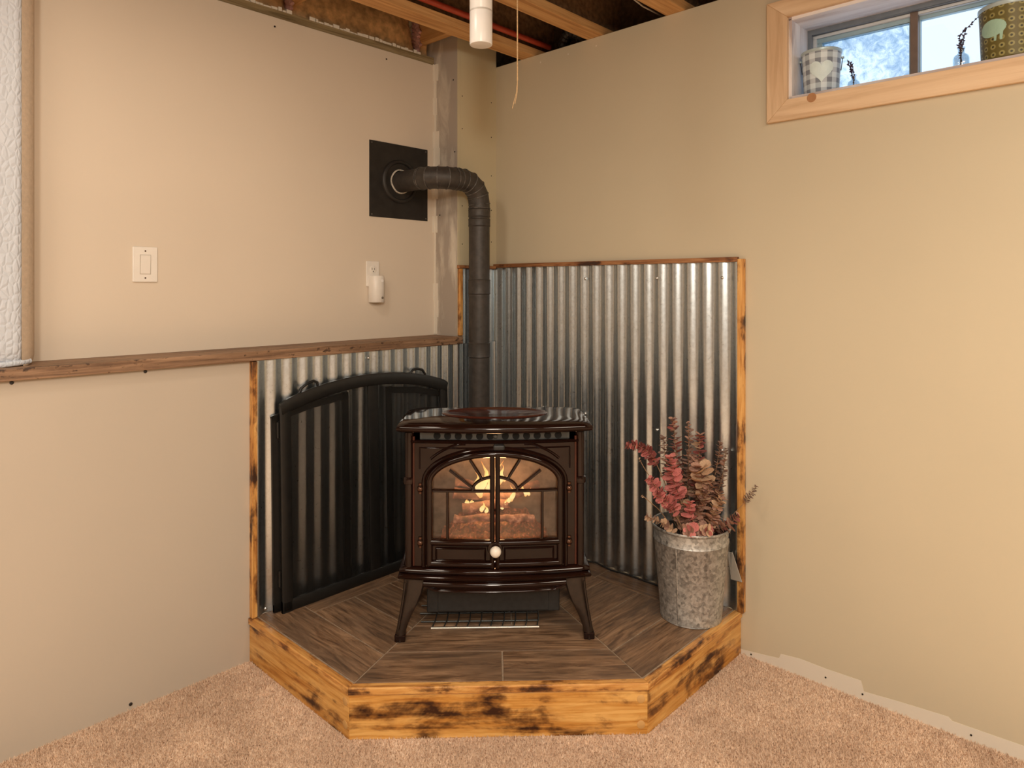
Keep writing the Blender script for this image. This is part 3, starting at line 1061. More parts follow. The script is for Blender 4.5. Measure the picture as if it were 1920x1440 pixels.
b = MB()
full = [(-2.95, 0.020), (-2.030, 0.020), (-2.016, 0.026), (-2.010, 0.034), (-2.010, 0.150), (-2.95, 0.150)]
b.loft([[(x if x > -2.9 else x, y + dy if y < 0.1 else y, z) for x, y in full] for z, dy in ((z0 + 0.012, 0.012), (z0 + 0.03, 0.002), (z0 + 0.06, 0), (z1, 0))])
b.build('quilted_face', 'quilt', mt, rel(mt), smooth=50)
band = [(-2.010, 0.034), (-1.992, 0.046), (-1.974, 0.066), (-1.966, 0.09), (-1.968, 0.13), (-1.985, 0.155), (-2.010, 0.155)]
b = MB()
b.loft([[(-2.0 + (x + 2.0) * s, y, z) for x, y in band] for z, s in ((z0, 0.6), (z0 + 0.012, 0.9), (z0 + 0.03, 1.0), (z1, 1.0))])
b.build('border', 'quilt_band', mt, rel(mt), smooth=50)
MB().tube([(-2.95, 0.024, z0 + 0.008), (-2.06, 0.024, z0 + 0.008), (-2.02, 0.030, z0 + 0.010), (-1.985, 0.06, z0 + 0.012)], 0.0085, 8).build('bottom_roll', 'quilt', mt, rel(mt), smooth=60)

# ================================================================== WALL FITTINGS
sw = thing('light_switch', 'white rocker light switch on the left wall above the shelf', 'light switch', (-1.6165, 0.17, 1.476))
MB().box(-0.042, 0.042, -0.006, 0.0, -0.063, 0.063).build('cover_plate', 'white_plastic', sw, bevel=0.004)
MB().add([(-0.0165, -0.006, -0.033), (0.0165, -0.006, -0.033), (0.0165, -0.006, 0.033), (-0.0165, -0.006, 0.033), (-0.0165, -0.0075, -0.033), (0.0165, -0.0075, -0.033), (0.0165, -0.0125, 0.033), (-0.0165, -0.0125, 0.033)],
         [(0, 1, 5, 4), (2, 3, 7, 6), (4, 5, 6, 7), (0, 4, 7, 3), (1, 2, 6, 5)]).build('rocker', 'white_plastic', sw, bevel=0.001)
MB().box(-0.0185, 0.0185, -0.0066, -0.0060, -0.035, 0.035).build('rocker_surround', plain('plate_gap', (0.45, 0.40, 0.34), 0.6), sw)
for z in (0.048, -0.048):
    MB().lathe([(0.003, -0.006), (0.0028, -0.0072)], 10, (0, 0, z), 'y').build('screw', 'bronze', sw)
ot = thing('wall_outlet', 'white wall outlet partly covered by plug-in unit, beside the corner chase', 'outlet', (-0.640, 0.17, 1.455))
MB().box(-0.036, 0.036, -0.006, 0.0, -0.058, 0.058).build('cover_plate', 'white_plastic', ot, bevel=0.004)
MB().lathe([(0.0165, -0.006), (0.0165, -0.0085), (0.015, -0.009)], 20, (0, 0, 0.02), 'y').build('receptacle', 'white_plastic', ot, smooth=40)
b = MB().box(-0.0075, -0.0055, -0.0098, -0.0086, 0.018, 0.028).box(0.0050, 0.0070, -0.0098, -0.0086, 0.018, 0.027)
b.lathe([(0.0026, -0.0086), (0.0026, -0.0098)], 10, (0, 0, 0.011), 'y')
b.build('socket_slots', 'slot', ot)
pd = thing('plug_in_unit', 'white plug-in night light unit pushed into the lower outlet socket', 'plug-in unit', (-0.630, 0.160, 1.385))
body = []
for z, s in ((-0.062, 0.9), (-0.058, 1.0), (0.055, 1.0), (0.061, 0.9)):
    lp = []
    for k in range(13):
        a = PI * k / 12
        lp.append((0.034 * s * math.cos(a), -0.006 - 0.036 * s * math.sin(a) ** 0.6 if 0 < k < 12 else -0.006, z))
    lp += [(-0.034 * s, 0.0035, z), (0.034 * s, 0.0035, z)]
    body.append(lp)
MB().loft(body).build('housing', 'white_plastic', pd, smooth=50)
MB().lathe([(0.0055, -0.040), (0.0055, -0.0435), (0.004, -0.0445)], 14, (0.010, 0, -0.040), 'y').build('sensor', plain('grey_sensor', (0.16, 0.13, 0.10), 0.4), pd, smooth=40)
MB().lathe([(0.0075, -0.039), (0.0075, -0.0425)], 14, (0.008, 0, 0.038), 'y').build('lens', 'white_gloss', pd, smooth=40)

# ================================================================== FLUE
fp = thing('wall_thimble_plate', 'square black metal plate on left wall around the flue pipe', 'flue plate', (-0.485, 0.17, 1.895))
MB().box(-0.172, 0.172, -0.003, 0.0, -0.176, 0.176).build('plate', 'thimble', fp, bevel=0.001)
MB().lathe([(0.104, -0.003), (0.102, -0.010), (0.098, -0.014), (0.088, -0.015), (0.084, -0.009), (0.054, -0.009), (0.054, -0.003)], 40, axis='y').build('raised_ring', 'thimble', fp, smooth=50)
ringp = [(0.0545 * math.cos(2 * PI * k / 40), -0.0115 + 0.0015 * math.sin(7 * k), 0.0545 * math.sin(2 * PI * k / 40)) for k in range(40)]
MB().tube(ringp, 0.0042, 6, closed=True).build('sealant_bead', 'sealant', fp, smooth=60)
for x in (-0.16, 0.16):
    for z in (-0.165, 0.165):
        MB().lathe([(0.004, -0.003), (0.004, -0.005)], 8, (x, 0, z), 'y').build('screw', 'seam', fp)

PX, PY, PR = -0.222, -0.106, 0.0495
sp = thing('stove_pipe', 'black sectioned stove pipe rising behind the stove and bending into left wall', 'stove pipe', (PX, PY, HZ))
Z = 1.893


def arc(c, a, b_, n):
    """circular bend about c from c+a to c+b_"""
    return [Vector(c) + Vector(a) * math.cos(PI / 2 * i / n) + Vector(b_) * math.sin(PI / 2 * i / n) for i in range(n + 1)]


R1 = 0.105
MB().tube([(-0.485, 0.158, Z), (-0.485, 0.0, Z)], PR, 32).build('wall_section', 'pipe', sp, rel(sp), smooth=40)
# first elbow: four mitred gores from -y to +x
e1 = arc((-0.485 + R1, PY + R1, Z), (-R1, 0, 0), (0, -R1, 0), 4)
MB().tube([(-0.485, 0.0, Z)] + e1 + [(-0.360, PY, Z - 0.001)], PR * 1.02, 32).build('elbow', 'pipe', sp, rel(sp), smooth=18)
e2 = arc((PX - R1, PY, Z - R1), (0, 0, R1), (R1, 0, 0), 4)
MB().tube([(-0.360, PY, Z)] + e2 + [(PX, PY, Z - R1 - 0.02)], PR * 1.02, 32).build('elbow', 'pipe', sp, rel(sp), smooth=18)


def seam_at(p, q, r=PR * 1.02, t=0.0032):
    d = (Vector(q) - Vector(p)).normalized()
    u = d.orthogonal().normalized()
    w = d.cross(u)
    pts = [Vector(p) + (u * math.cos(2 * PI * k / 32) + w * math.sin(2 * PI * k / 32)) * r for k in range(32)]
    MB().tube(pts, t, 6, closed=True).build('seam', 'seam', sp, rel(sp), smooth=60)


chain = [Vector((-0.485, 0.0, Z))] + e1 + [Vector((-0.360, PY, Z))] + e2 + [Vector((PX, PY, Z - R1 - 0.02))]
for i in range(0, len(chain)):
    a = chain[max(i - 1, 0)]
    c = chain[min(i + 1, len(chain) - 1)]
    seam_at(chain[i], chain[i] + (c - a), PR * 1.035, 0.0024)
zs = [1.768, 1.432, 1.136, 0.80, 0.47]
for a, c in zip(zs[:-1], zs[1:]):
    MB().lathe([(PR, c), (PR, a)], 32, (PX, PY, 0)).build('pipe_section', 'pipe', sp, rel(sp), smooth=40)
for z in (1.745, 1.70, 1.395, 1.095, 0.77):
    w = 0.036 if z < 1.6 else 0.020
    MB().lathe([(PR * 1.0, z - w), (PR * 1.07, z - w + 0.004), (PR * 1.045, z - w + 0.009), (PR * 1.045, z + w - 0.009), (PR * 1.07, z + w - 0.004), (PR * 1.0, z + w)], 32, (PX, PY, 0)).build('coupling', 'pipe', sp, rel(sp), smooth=35)
# lower tee and the run into the stove's back
MB().lathe([(PR * 1.1, 0.36), (PR * 1.1, 0.56), (PR, 0.57)], 32, (PX, PY, 0)).build('tee', 'pipe', sp, rel(sp), smooth=40)

# ================================================================== STOVE
st = thing('pellet_stove', 'glossy brown enamel cast stove with a fire behind arched double doors', 'stove', (-0.623, -0.606, HZ + 0.0008), -PI / 4)
HW = 0.335


def bow(p, B=0.030):
    return (p[0], p[1] - B * max(0.0, 1 - (p[0] / HW) ** 2), p[2])


# run of pipe from the tee to the stove's back belongs to the pipe
pl = Vector((-0.069, 0.05, 0.30))
back_pt = WM[st] @ Vector((-0.069, 0.058, 0.300))
MB().tube([(PX, PY, 0.462), back_pt], PR, 24).build('connector_section', 'pipe', sp, rel(sp), smooth=40)


def outline(hw, yf, yb, B, nb=24, cr=0.03):
    pts = []
    for i in range(nb + 1):
        x = -hw + 2 * hw * i / nb
        pts.append((x, yf - B * (1 - (x / hw) ** 2)))
    # back with rounded corners
    for i in range(7):
        a = PI / 2 * i / 6
        pts.append((hw - cr + cr * math.cos(a), yb - cr + cr * math.sin(a)))
    for i in range(7):
        a = PI / 2 * i / 6
        pts.append((-hw + cr - cr * math.sin(a), yb - cr + cr * math.cos(a)))
    return pts


def stack(levels, B, cr=0.03):
    return [[(x, y, z) for x, y in outline(hw, yf, yb, B, cr=cr)] for hw, yf, yb, z in levels]


# legs
for sx in (-1, 1):
    for yc, sy in ((-0.215, -1), (0.02, 1)):
        lv = []
        for z, xo, xi, d in ((0.0, 0.346, 0.314, 0.030), (0.012, 0.347, 0.312, 0.033), (0.034, 0.345, 0.311, 0.031), (0.040, 0.343, 0.309, 0.028), (0.075, 0.337, 0.296, 0.030),
                             (0.100, 0.332, 0.284, 0.032), (0.130, 0.327, 0.268, 0.036), (0.165, 0.322, 0.254, 0.042), (0.195, 0.319, 0.246, 0.048), (0.222, 0.318, 0.242, 0.052)):
            yf = yc + sy * 0.038
            y_out = yf - sy * (0.012 * (z / 0.222))
            y_in = y_out - sy * d
            m = (xo + xi) / 2
            lv.append([(sx * xo, y_in, z), (sx * xo, y_out - sy * 0.008, z), (sx * (xo - 0.008), y_out, z), (sx * m, y_out + sy * 0.004, z), (sx * (xi + 0.006), y_out, z), (sx * xi, y_out - sy * 0.008, z), (sx * xi, y_in, z)])
        lg = MB().loft(lv).build('leg', 'leg_iron', st, smooth=45)
        if sy < 0:
            MB().tube([(sx * (xo_ - 0.004), yc + sy * 0.036, z_) for xo_, z_ in ((0.340, 0.042), (0.334, 0.075), (0.327, 0.12), (0.320, 0.165), (0.316, 0.205))], 0.0035, 6).build('leg_bead', 'leg_iron', lg, smooth=60)
            MB().box(min(sx * 0.349, sx * 0.311), max(sx * 0.349, sx * 0.311), yc - 0.041, yc - 0.004, 0.0, 0.024).build('foot', 'enamel', lg, bevel=0.004)
# ash pan box under the stove
MB().box(-0.245, 0.235, -0.165, 0.02, 0.060, 0.19).build('ash_box', 'cast', st, bevel=0.004)
MB().box(-0.205, 0.195, -0.169, -0.165, 0.066, 0.176).build('ash_box_front', 'cast', st, bevel=0.002)
# base moulding: two stacked beads
base = stack([(0.312, -0.222, 0.05, 0.213), (0.328, -0.240, 0.058, 0.214), (0.336, -0.249, 0.062, 0.219), (0.338, -0.252, 0.063, 0.226), (0.334, -0.248, 0.060, 0.232), (0.327, -0.240, 0.055, 0.235),
              (0.331, -0.244, 0.058, 0.238), (0.334, -0.248, 0.060, 0.244), (0.333, -0.246, 0.060, 0.251), (0.327, -0.239, 0.055, 0.257), (0.316, -0.227, 0.048, 0.260)], 0.034)
MB().loft(base).build('base_moulding', 'enamel', st, smooth=50)
# curved apron with a rolled lower edge
path = [(-0.248 + 0.496 * i / 24) for i in range(25)]
lp = []
for x in path:
    e_ = abs(x) / 0.248
    zb = 0.176 + (0.018 * max(0, (e_ - 0.86) / 0.14) if e_ > 0.86 else 0)
    y = -0.236 - 0.036 * (1 - (x / 0.33) ** 2)
    lp.append([(x, y + 0.004, 0.217), (x, y - 0.004, 0.213), (x, y - 0.010, 0.206), (x, y - 0.011, 0.198), (x, y - 0.005, 0.191), (x, y - 0.004, zb + 0.011), (x, y - 0.009, zb + 0.008), (x, y - 0.010, zb + 0.003), (x, y - 0.005, zb), (x, y + 0.008, zb), (x, y + 0.012, 0.217)])
MB().loft(lp).build('apron', 'enamel', st, smooth=50)
# body shell
b = MB()
b.box(-0.312, -0.296, -0.222, 0.05, 0.256, 0.728)
b.box(0.296, 0.312, -0.222, 0.05, 0.256, 0.728)
b.box(-0.296, 0.296, 0.034, 0.05, 0.256, 0.728)
b.box(-0.296, 0.296, -0.222, 0.034, 0.256, 0.266)
b.build('body_shell', 'enamel', st, bevel=0.004)
# firebox lining
b = MB()
b.box(-0.255, 0.255, 0.018, 0.030, 0.27, 0.69)
b.box(-0.262, -0.250, -0.205, 0.030, 0.27, 0.69)
b.box(0.250, 0.262, -0.205, 0.030, 0.27, 0.69)
b.box(-0.262, 0.262, -0.205, 0.030, 0.685, 0.697)
b.box(-0.262, 0.262, -0.205, 0.030, 0.27, 0.285)
b.build('firebox_lining', 'firebrick', st)

DA, DZ0, DZS, DB = 0.236, 0.262, 0.553, 0.108


def arch_path(a, zb, zs, bb, n=22):
    pts = [(-a, zb + (zs - zb) * i / 6) for i in range(6)]
    pts += [(-a * math.cos(PI * i / (2 * n)), zs + bb * math.sin(PI * i / (2 * n))) for i in range(2 * n + 1)]
    pts += [(a, zs + (zb - zs) * i / 6) for i in range(1, 7)]
    return pts


ap = arch_path(DA, DZ0, DZS, DB)
# front panel with the arched opening
nL = len(ap)
outer = []
tot = [0.0]
for i in range(1, nL):
    tot.append(tot[-1] + math.hypot(ap[i][0] - ap[i - 1][0], ap[i][1] - ap[i - 1][1]))
for i, (x, z) in enumerate(ap):
    if z <= DZS and x < 0 and i <= 6:
        outer.append((-0.282, z))
    elif z <= DZS and x > 0 and i >= nL - 7:
        outer.append((0.282, z))
    else:
        a = math.atan2(z - DZS, x)
        t = min(0.282 / max(1e-6, abs(math.cos(a))), (0.692 - DZS) / max(1e-6, abs(math.sin(a))))
        outer.append((t * math.cos(a), DZS + t * math.sin(a)))
b = MB()
loops = [[(x, -0.222, z) for x, z in ap], [(x, -0.236, z) for x, z in ap], [(x, -0.236, z) for x, z in outer], [(x, -0.222, z) for x, z in outer]]
b.loft(loops, cap=False, closed=False)
# fill the upper corners
for s in (-1, 1):
    b.box(min(s * 0.282, s * 0.15), max(s * 0.282, s * 0.15), -0.2355, -0.224, 0.685, 0.6925)
b.map(bow).build('front_panel', 'enamel', st, smooth=40)
half = [(-1, 0), (-0.75, 0.65), (0, 1), (0.75, 0.65), (1, 0)]


def bead(path, w, h, y0, closed=False):
    return MB().sweep(path, [(s * w / 2, o * h) for s, o in half], y0, closed)


def dense(path, step=0.02):
    out = [path[0]]
    for a, c in zip(path[:-1], path[1:]):
        L = math.hypot(c[0] - a[0], c[1] - a[1])
        n = max(1, int(L / step))
        out += [(a[0] + (c[0] - a[0]) * i / n, a[1] + (c[1] - a[1]) * i / n) for i in range(1, n + 1)]
    return out


# outer arch mouldings on the panel, spandrel frames
MB_ = bead(arch_path(DA + 0.012, DZ0, DZS, DB + 0.012), 0.016, 0.012, -0.235).map(bow)
MB_.build('arch_moulding', 'enamel', st, smooth=50)
for s in (-1, 1):
    pts = [(s * 0.262 * math.cos(t), DZS + 0.004 + 0.150 * math.sin(t)) for t in [0.55 + 0.62 * i / 14 for i in range(15)]]
    pts = [(x, min(z, 0.688)) for x, z in pts]
    bead(pts, 0.010, 0.007, -0.235).map(bow).build('spandrel_moulding', 'enamel', st, smooth=50)
    fr = dense([(s * 0.062, 0.674), (s * 0.262, 0.674), (s * 0.262, 0.60)])
    bead(fr, 0.006, 0.005, -0.235).map(bow).build('panel_bead', 'enamel', st, smooth=50)
# top rail below the grille
bead(dense([(-0.29, 0.694), (0.29, 0.694)]), 0.012, 0.010, -0.232).map(bow).build('top_rail', 'enamel', st, smooth=50)
# corner columns with collars
for s in (-1, 1):
    MB().tube([(s * 0.300, -0.230, 0.257), (s * 0.300, -0.230, 0.724)], 0.015, 16).build('corner_column', 'enamel', st, smooth=50)
    MB().tube([(s * 0.283, -0.243, 0.262), (s * 0.283, -0.243, 0.712)], 0.0042, 8).build('corner_bead', 'enamel_red', st, smooth=60)
    MB().lathe([(0.015, 0.543), (0.0205, 0.546), (0.0215, 0.556), (0.0205, 0.566), (0.015, 0.569)], 18, (s * 0.300, -0.230, 0)).build('column_collar', 'enamel', st, smooth=50)
# vent grille with twelve round openings
gx = [-0.202 + 0.0372 * k for k in range(6)] + [0.036 + 0.0372 * k for k in range(6)]
gr = MB().box(-0.262, 0.262, -0.225, -0.221, 0.700, 0.729).map(lambda p: bow(p)).build('vent_grille', 'grille', st)
b = MB()
lo = [(x, 0.7000) for x in [-0.262 + 0.524 * i / 24 for i in range(25)]]
b.loft([[(x, -0.224, z_) for x, _ in lo] for z_ in (0.700, 0.729)] , cap=False, closed=False)
b.map(bow).build('grille_face', 'grille', gr)
for x in gx:
    y = -0.2243 - 0.030 * (1 - (x / HW) ** 2)
    MB().lathe([(0.0125, 0.0), (0.0125, -0.0015), (0.010, -0.0012)], 18, (x, y, 0.7135), 'y').build('vent_hole', 'hole', gr)
MB().lathe([(0.009, -0.253), (0.009, -0.258), (0.005, -0.261)], 6, (0.002, 0, 0.7135), 'y').build('emblem', 'grille', st, smooth=40)
MB().box(-0.006, 0.034, -0.279, -0.262, 0.668, 0.687).build('door_latch', 'cast', st, bevel=0.006, seg=3)
# lid
lid = stack([(0.312, -0.232, 0.046, 0.727), (0.330, -0.252, 0.056, 0.729), (0.340, -0.262, 0.062, 0.735), (0.342, -0.264, 0.063, 0.744), (0.338, -0.260, 0.060, 0.753), (0.326, -0.248, 0.050, 0.760),
             (0.295, -0.215, 0.028, 0.766), (0.22, -0.15, -0.01, 0.769)], 0.036, cr=0.05)
MB().loft(lid).build('lid', 'enamel', st, smooth=60)
ov = []
for s, z in ((1.0, 0.766), (1.0, 0.771), (0.97, 0.7735), (0.90, 0.7735), (0.88, 0.7715), (0.2, 0.7725)):
    ov.append([(0.195 * s * math.cos(2 * PI * k / 48), -0.115 + 0.105 * s * math.sin(2 * PI * k / 48), z) for k in range(48)])
MB().loft(ov).build('oval_cover', 'enamel_red', st, smooth=50)

# doors
for s in (-1, 1):
    d_path = [(x, z) for x, z in arch_path(DA - 0.008, DZ0 + 0.006, DZS, DB - 0.007) if (x <= 1e-6 if s < 0 else x >= -1e-6)]
    if s > 0:
        d_path = d_path[::-1]
    d_path = dense(d_path)
    prof = [(-0.011, -0.010), (-0.011, 0.004), (-0.007, 0.010), (0.0, 0.012), (0.007, 0.009), (0.011, 0.004), (0.011, -0.010)]
    b = MB().sweep(d_path, prof, -0.236)
    b.sweep(dense([(s * 0.0095, DZ0), (s * 0.0095, DZS + DB - 0.008)]), [(q * 0.75, o) for q, o in prof], -0.236)
    b.sweep(dense([(s * 0.012, DZ0 + 0.010), (s * (DA - 0.008), DZ0 + 0.010)]), prof, -0.236)
    b.sweep(dense([(s * 0.012, 0.346), (s * (DA - 0.010), 0.346)]), prof, -0.236)
    door = b.map(bow).build('door', 'enamel', st, smooth=45)
    # lower solid panel with a raised tablet
    x0, x1 = sorted((s * 0.016, s * (DA - 0.014)))
    b = MB()
    xs = [x0 + (x1 - x0) * i / 10 for i in range(11)]
    b.loft([[(x, -0.230, 0.268) for x in xs], [(x, -0.234, 0.268) for x in xs], [(x, -0.234, 0.340) for x in xs], [(x, -0.230, 0.340) for x in xs]], cap=False, closed=False)
    b.map(bow).build('lower_panel', 'enamel', door, smooth=30)
    x0, x1 = sorted((s * 0.034, s * (DA - 0.032)))
    rect = dense([(x0, 0.284), (x1, 0.284), (x1, 0.326), (x0, 0.326), (x0, 0.284)])[:-1]
    bead(rect, 0.008, 0.007, -0.233, True).map(bow).build('panel_bead', 'enamel', door, smooth=50)
    # glass
    gp = [(s * 0.014, 0.35)] + [(x, z) for x, z in arch_path(DA - 0.016, 0.35, DZS, DB - 0.014) if (x < -0.013 if s < 0 else x > 0.013)]
    gp.append((s * 0.014, DZS + DB - 0.015)) if s < 0 else gp.insert(1, (s * 0.014, DZS + DB - 0.015))
    gb = MB()
    up = [(x, z) for x, z in arch_path(DA - 0.016, 0.35, DZS, DB - 0.014, 16)]
    xs = [s * (0.012 + (DA - 0.030) * i / 12) for i in range(13)]

    def ztop(x):
        q = min(1.0, abs(x) / (DA - 0.016))
        return DZS + (DB - 0.014) * math.sqrt(max(0, 1 - q * q))
    gb.loft([[(x, -0.226, 0.352) for x in xs], [(x, -0.226, ztop(x)) for x in xs], [(x, -0.223, ztop(x)) for x in xs], [(x, -0.223, 0.352) for x in xs], [(x, -0.226, 0.352) for x in xs]], cap=False, closed=False)
    gb.map(bow).build('glass', 'stove_glass', door, smooth=30)
    # glazing bars
    rb = [(q * 0.0050, o) for q, o in ((-1, -0.004), (-1, 0.004), (-0.5, 0.008), (0.5, 0.008), (1, 0.004), (1, -0.004))]
    bars = [[(s * 0.012, 0.524), (s * (DA - 0.012), 0.524)], [(s * 0.165, 0.352), (s * 0.165, 0.524)],
            [(s * 0.078, 0.532), (s * 0.160, 0.595)] if s > 0 else [(s * 0.072, 0.532), (s * 0.158, 0.597)],
            [(s * 0.044, 0.566), (s * 0.086, 0.632)],
            [(s * 0.078 * math.cos(t), 0.527 + 0.046 * math.sin(t)) for t in [PI / 2 * i / 9 for i in range(8)]] + [(s * 0.012, 0.573)]]
    for p in bars:
        MB().sweep(dense(p, 0.012), rb, -0.230).map(bow).build('glazing_bar', 'enamel', door, smooth=45)
    # hinges
    for z in (0.532, 0.345):
        MB().lathe([(0.0, -0.266), (0.006, -0.265), (0.011, -0.258), (0.012, -0.250), (0.008, -0.243), (0.008, -0.234)], 16, (s * 0.259, 0, z), 'y').build('hinge', 'bronze', door, smooth=60)
        MB().lathe([(0.0085, -0.018), (0.0085, 0.018)], 12, (s * 0.259, -0.245, z)).build('hinge', 'bronze', door, smooth=40)
MB().lathe([(0.024, -0.262), (0.027, -0.272), (0.024, -0.279), (0.012, -0.281)], 24, (0, 0, 0.330), 'y').build('knob_boss', 'enamel', st, smooth=50)
MB().lathe([(0.007, -0.279), (0.009, -0.286), (0.0165, -0.291), (0.0195, -0.301), (0.0165, -0.312), (0.009, -0.3175), (0.0, -0.319)], 24, (0.002, 0, 0.328), 'y').build('door_knob', 'porcelain', st, smooth=60)

# fire: ember bed, logs, flames
b = MB()
nx, ny = 44, 14
vs, fs = [], []
for i in range(nx + 1):
    for j_ in range(ny + 1):
        x = -0.20 + 0.40 * i / nx
        y = -0.20 + 0.19 * j_ / ny
        ed = min(1, 6 * (i / nx) * (1 - i / nx))
        z = 0.300 + 0.075 * ed * min(1, 0.15 + 1.7 * j_ / ny) + fbm((x, y, 3), 45, 0.024)
        vs.append((x, y, z))
for i in range(nx):
    for j_ in range(ny):
        a = i * (ny + 1) + j_
        fs.append((a, a + 1, a + ny + 2, a + ny + 1))
MB().add(vs, fs).build('ember_bed', 'ember', st, smooth=60)
for pts, r in (([(-0.155, -0.05, 0.455), (-0.05, -0.06, 0.450), (0.02, -0.05, 0.440)], 0.020), ([(0.0, -0.04, 0.435), (0.08, -0.07, 0.455), (0.165, -0.05, 0.492)], 0.018),
               ([(-0.12, -0.09, 0.410), (-0.03, -0.08, 0.420), (0.05, -0.08, 0.425)], 0.019), ([(-0.15, -0.03, 0.490), (-0.06, -0.02, 0.475)], 0.016), ([(-0.15, -0.13, 0.384), (0.0, -0.14, 0.390), (0.14, -0.13, 0.386)], 0.014)):
    d = dense([(p[0], p[2]) for p in pts], 0.02)
    pp = []
    for q, (x, z) in enumerate(d):
        t = q / (len(d) - 1) * (len(pts) - 1)
        i = min(int(t), len(pts) - 2)
        y = pts[i][1] + (pts[i + 1][1] - pts[i][1]) * (t - i)
        pp.append((x + 0.0, y + fbm((x, z, y), 30, 0.006), z + fbm((z, x, y), 30, 0.006)))
    MB().tube(pp, [r * (1 + 0.25 * noise.noise(Vector((q * 1.7, r * 90, 0)))) for q in range(len(pp))], 10).build('burning_log', 'log', st, smooth=60)
FL = [(-0.045, -0.07, 0.445, 0.135, 0.024, 0.1), (-0.022, -0.06, 0.46, 0.085, 0.016, -0.2), (-0.062, -0.07, 0.47, 0.07, 0.013, -0.3), (0.012, -0.06, 0.49, 0.090, 0.015, 0.3), (0.032, -0.06, 0.50, 0.066, 0.012, -0.2),
      (-0.045, -0.10, 0.400, 0.040, 0.012, 0.2), (-0.030, -0.10, 0.395, 0.030, 0.010, -0.2), (-0.105, -0.08, 0.425, 0.016, 0.013, 0.3), (-0.085, -0.08, 0.425, 0.014, 0.012, 0.0), (0.068, -0.09, 0.435, 0.062, 0.012, -0.15), (0.055, -0.09, 0.430, 0.032, 0.011, 0.3),
      (0.040, -0.09, 0.418, 0.028, 0.010, 0.2), (0.112, -0.08, 0.450, 0.052, 0.010, -0.3), (0.125, -0.08, 0.452, 0.032, 0.009, 0.5), (0.028, -0.09, 0.405, 0.022, 0.009, 0.1)]
for x, y, z, h, r, lean in FL:
    pts = [(x + lean * h * (t ** 1.6) * 0.5 + 0.10 * h * math.sin(t * 7 + x * 60), y, z + h * t) for t in (0, .12, .25, .4, .55, .7, .85, 1)]
    MB().tube(pts, [0.72 * r * q for q in (0.45, 0.85, 1.0, 0.85, 0.58, 0.34, 0.15, 0.02)], 10).build('flame', 'flame', st, smooth=70)
fire = bpy.data.lights.new('fire_glow', 'POINT')
fire.energy = 2.3
fire.color = (1.0, 0.55, 0.25)
fire.shadow_soft_size = 0.04
fo = bpy.data.objects.new('fire_glow', fire)
COL.objects.link(fo)
fo.parent = st
fo.location = (0.0, -0.12, 0.53)

# ================================================================== WIRE RACK UNDER THE STOVE
rk = thing('wire_rack', 'flat wire rack lying on the tiles under the stove', 'rack', WM[st] @ Vector((-0.03, -0.12, 0)), -PI / 4)
for k, (y, z, x0, x1) in enumerate(((-0.045, 0.0035, -0.20, 0.19), (0.0, 0.0035, -0.24, 0.19), (0.06, 0.0035, -0.25, 0.19), (0.12, 0.0035, -0.25, 0.19))):
    MB().tube([(x0, y, z + 0.002 * k), (x1, y, z + 0.002 * k)], 0.0032 if k else 0.0042, 8).build('rail_wire', 'wire_bright' if k == 0 else 'wire', rk, smooth=60)
for k in range(10):
    x = -0.195 + 0.042 * k
    MB().tube([(x, -0.045, 0.008), (x + 0.008, 0.0, 0.0105), (x + 0.012, 0.14, 0.016)], 0.0024, 6).build('cross_wire', 'wire', rk, smooth=60)

# ================================================================== FIREPLACE SCREEN
fs_ = thing('fireplace_screen', 'black arched folding fireplace screen with mesh panels leaning by corrugated metal', 'fireplace screen', (-0.79, -0.055, HZ))
SW, SH, SR = 0.421, 0.790, 0.075                        # half width, height at the ends, arch rise


def s_arch(x, w=SW, h=SH, r=SR):
    return h + r * (1 - (x / w) ** 2) ** 0.9 if abs(x) < w else h


def s_outline(w, h, r, zb, n=24, top=None):
    pts = [(-w, zb), (-w, h)]
    pts += [(-w + 2 * w * i / n, s_arch(-w + 2 * w * i / n, w, h, r)) for i in range(1, n)]
    pts += [(w, h), (w, zb)]
    return pts


rot = Matrix.Rotation(math.radians(-1.5), 4, 'X')
flat = [(-0.022, 0.0), (-0.022, 0.010), (-0.017, 0.013), (0.017, 0.013), (0.022, 0.010), (0.022, 0.0)]


def frame_sweep(pts, w=0.044, d=0.013, y0=0.0):
    return MB().sweep(pts, [(s * w / 2, o * d) for s, o in ((-1, 0), (-1, 0.75), (-0.75, 1), (0.75, 1), (1, 0.75), (1, 0))], y0)


wi = SW - 0.022
b = frame_sweep([(-wi, 0.0), (-wi, SH - 0.010)])
b2 = frame_sweep([(wi, SH - 0.010), (wi, 0.0)])
b3 = frame_sweep([(-SW + 2 * SW * i / 28, s_arch(-SW + 2 * SW * i / 28) - 0.024) for i in range(29)], 0.050, 0.014)
b3.map(lambda p: (max(-SW, min(SW, p[0])), p[1], p[2]))
b4 = frame_sweep([(-SW, 0.022), (SW, 0.022)])
b.add(b2.v, b2.f).add(b3.v, b3.f).add(b4.v, b4.f)
fr = b.build('front_frame', 'black_iron', fs_, rot, smooth=35)
frame_sweep([(0.005, 0.044), (0.005, SH + SR - 0.05)], 0.050, 0.011).build('centre_stile', 'black_iron', fr, smooth=35)
for x0, x1 in ((-wi + 0.02, -0.018), (0.030, wi - 0.02)):
    xs = [x0 + (x1 - x0) * i / 14 for i in range(15)]
    MB().loft([[(x, -0.003, 0.04) for x in xs], [(x, -0.003, s_arch(x) - 0.045) for x in xs], [(x, -0.0022, s_arch(x) - 0.045) for x in xs], [(x, -0.0022, 0.04) for x in xs]], cap=False, closed=False).build('wire_mesh', 'mesh', fr)
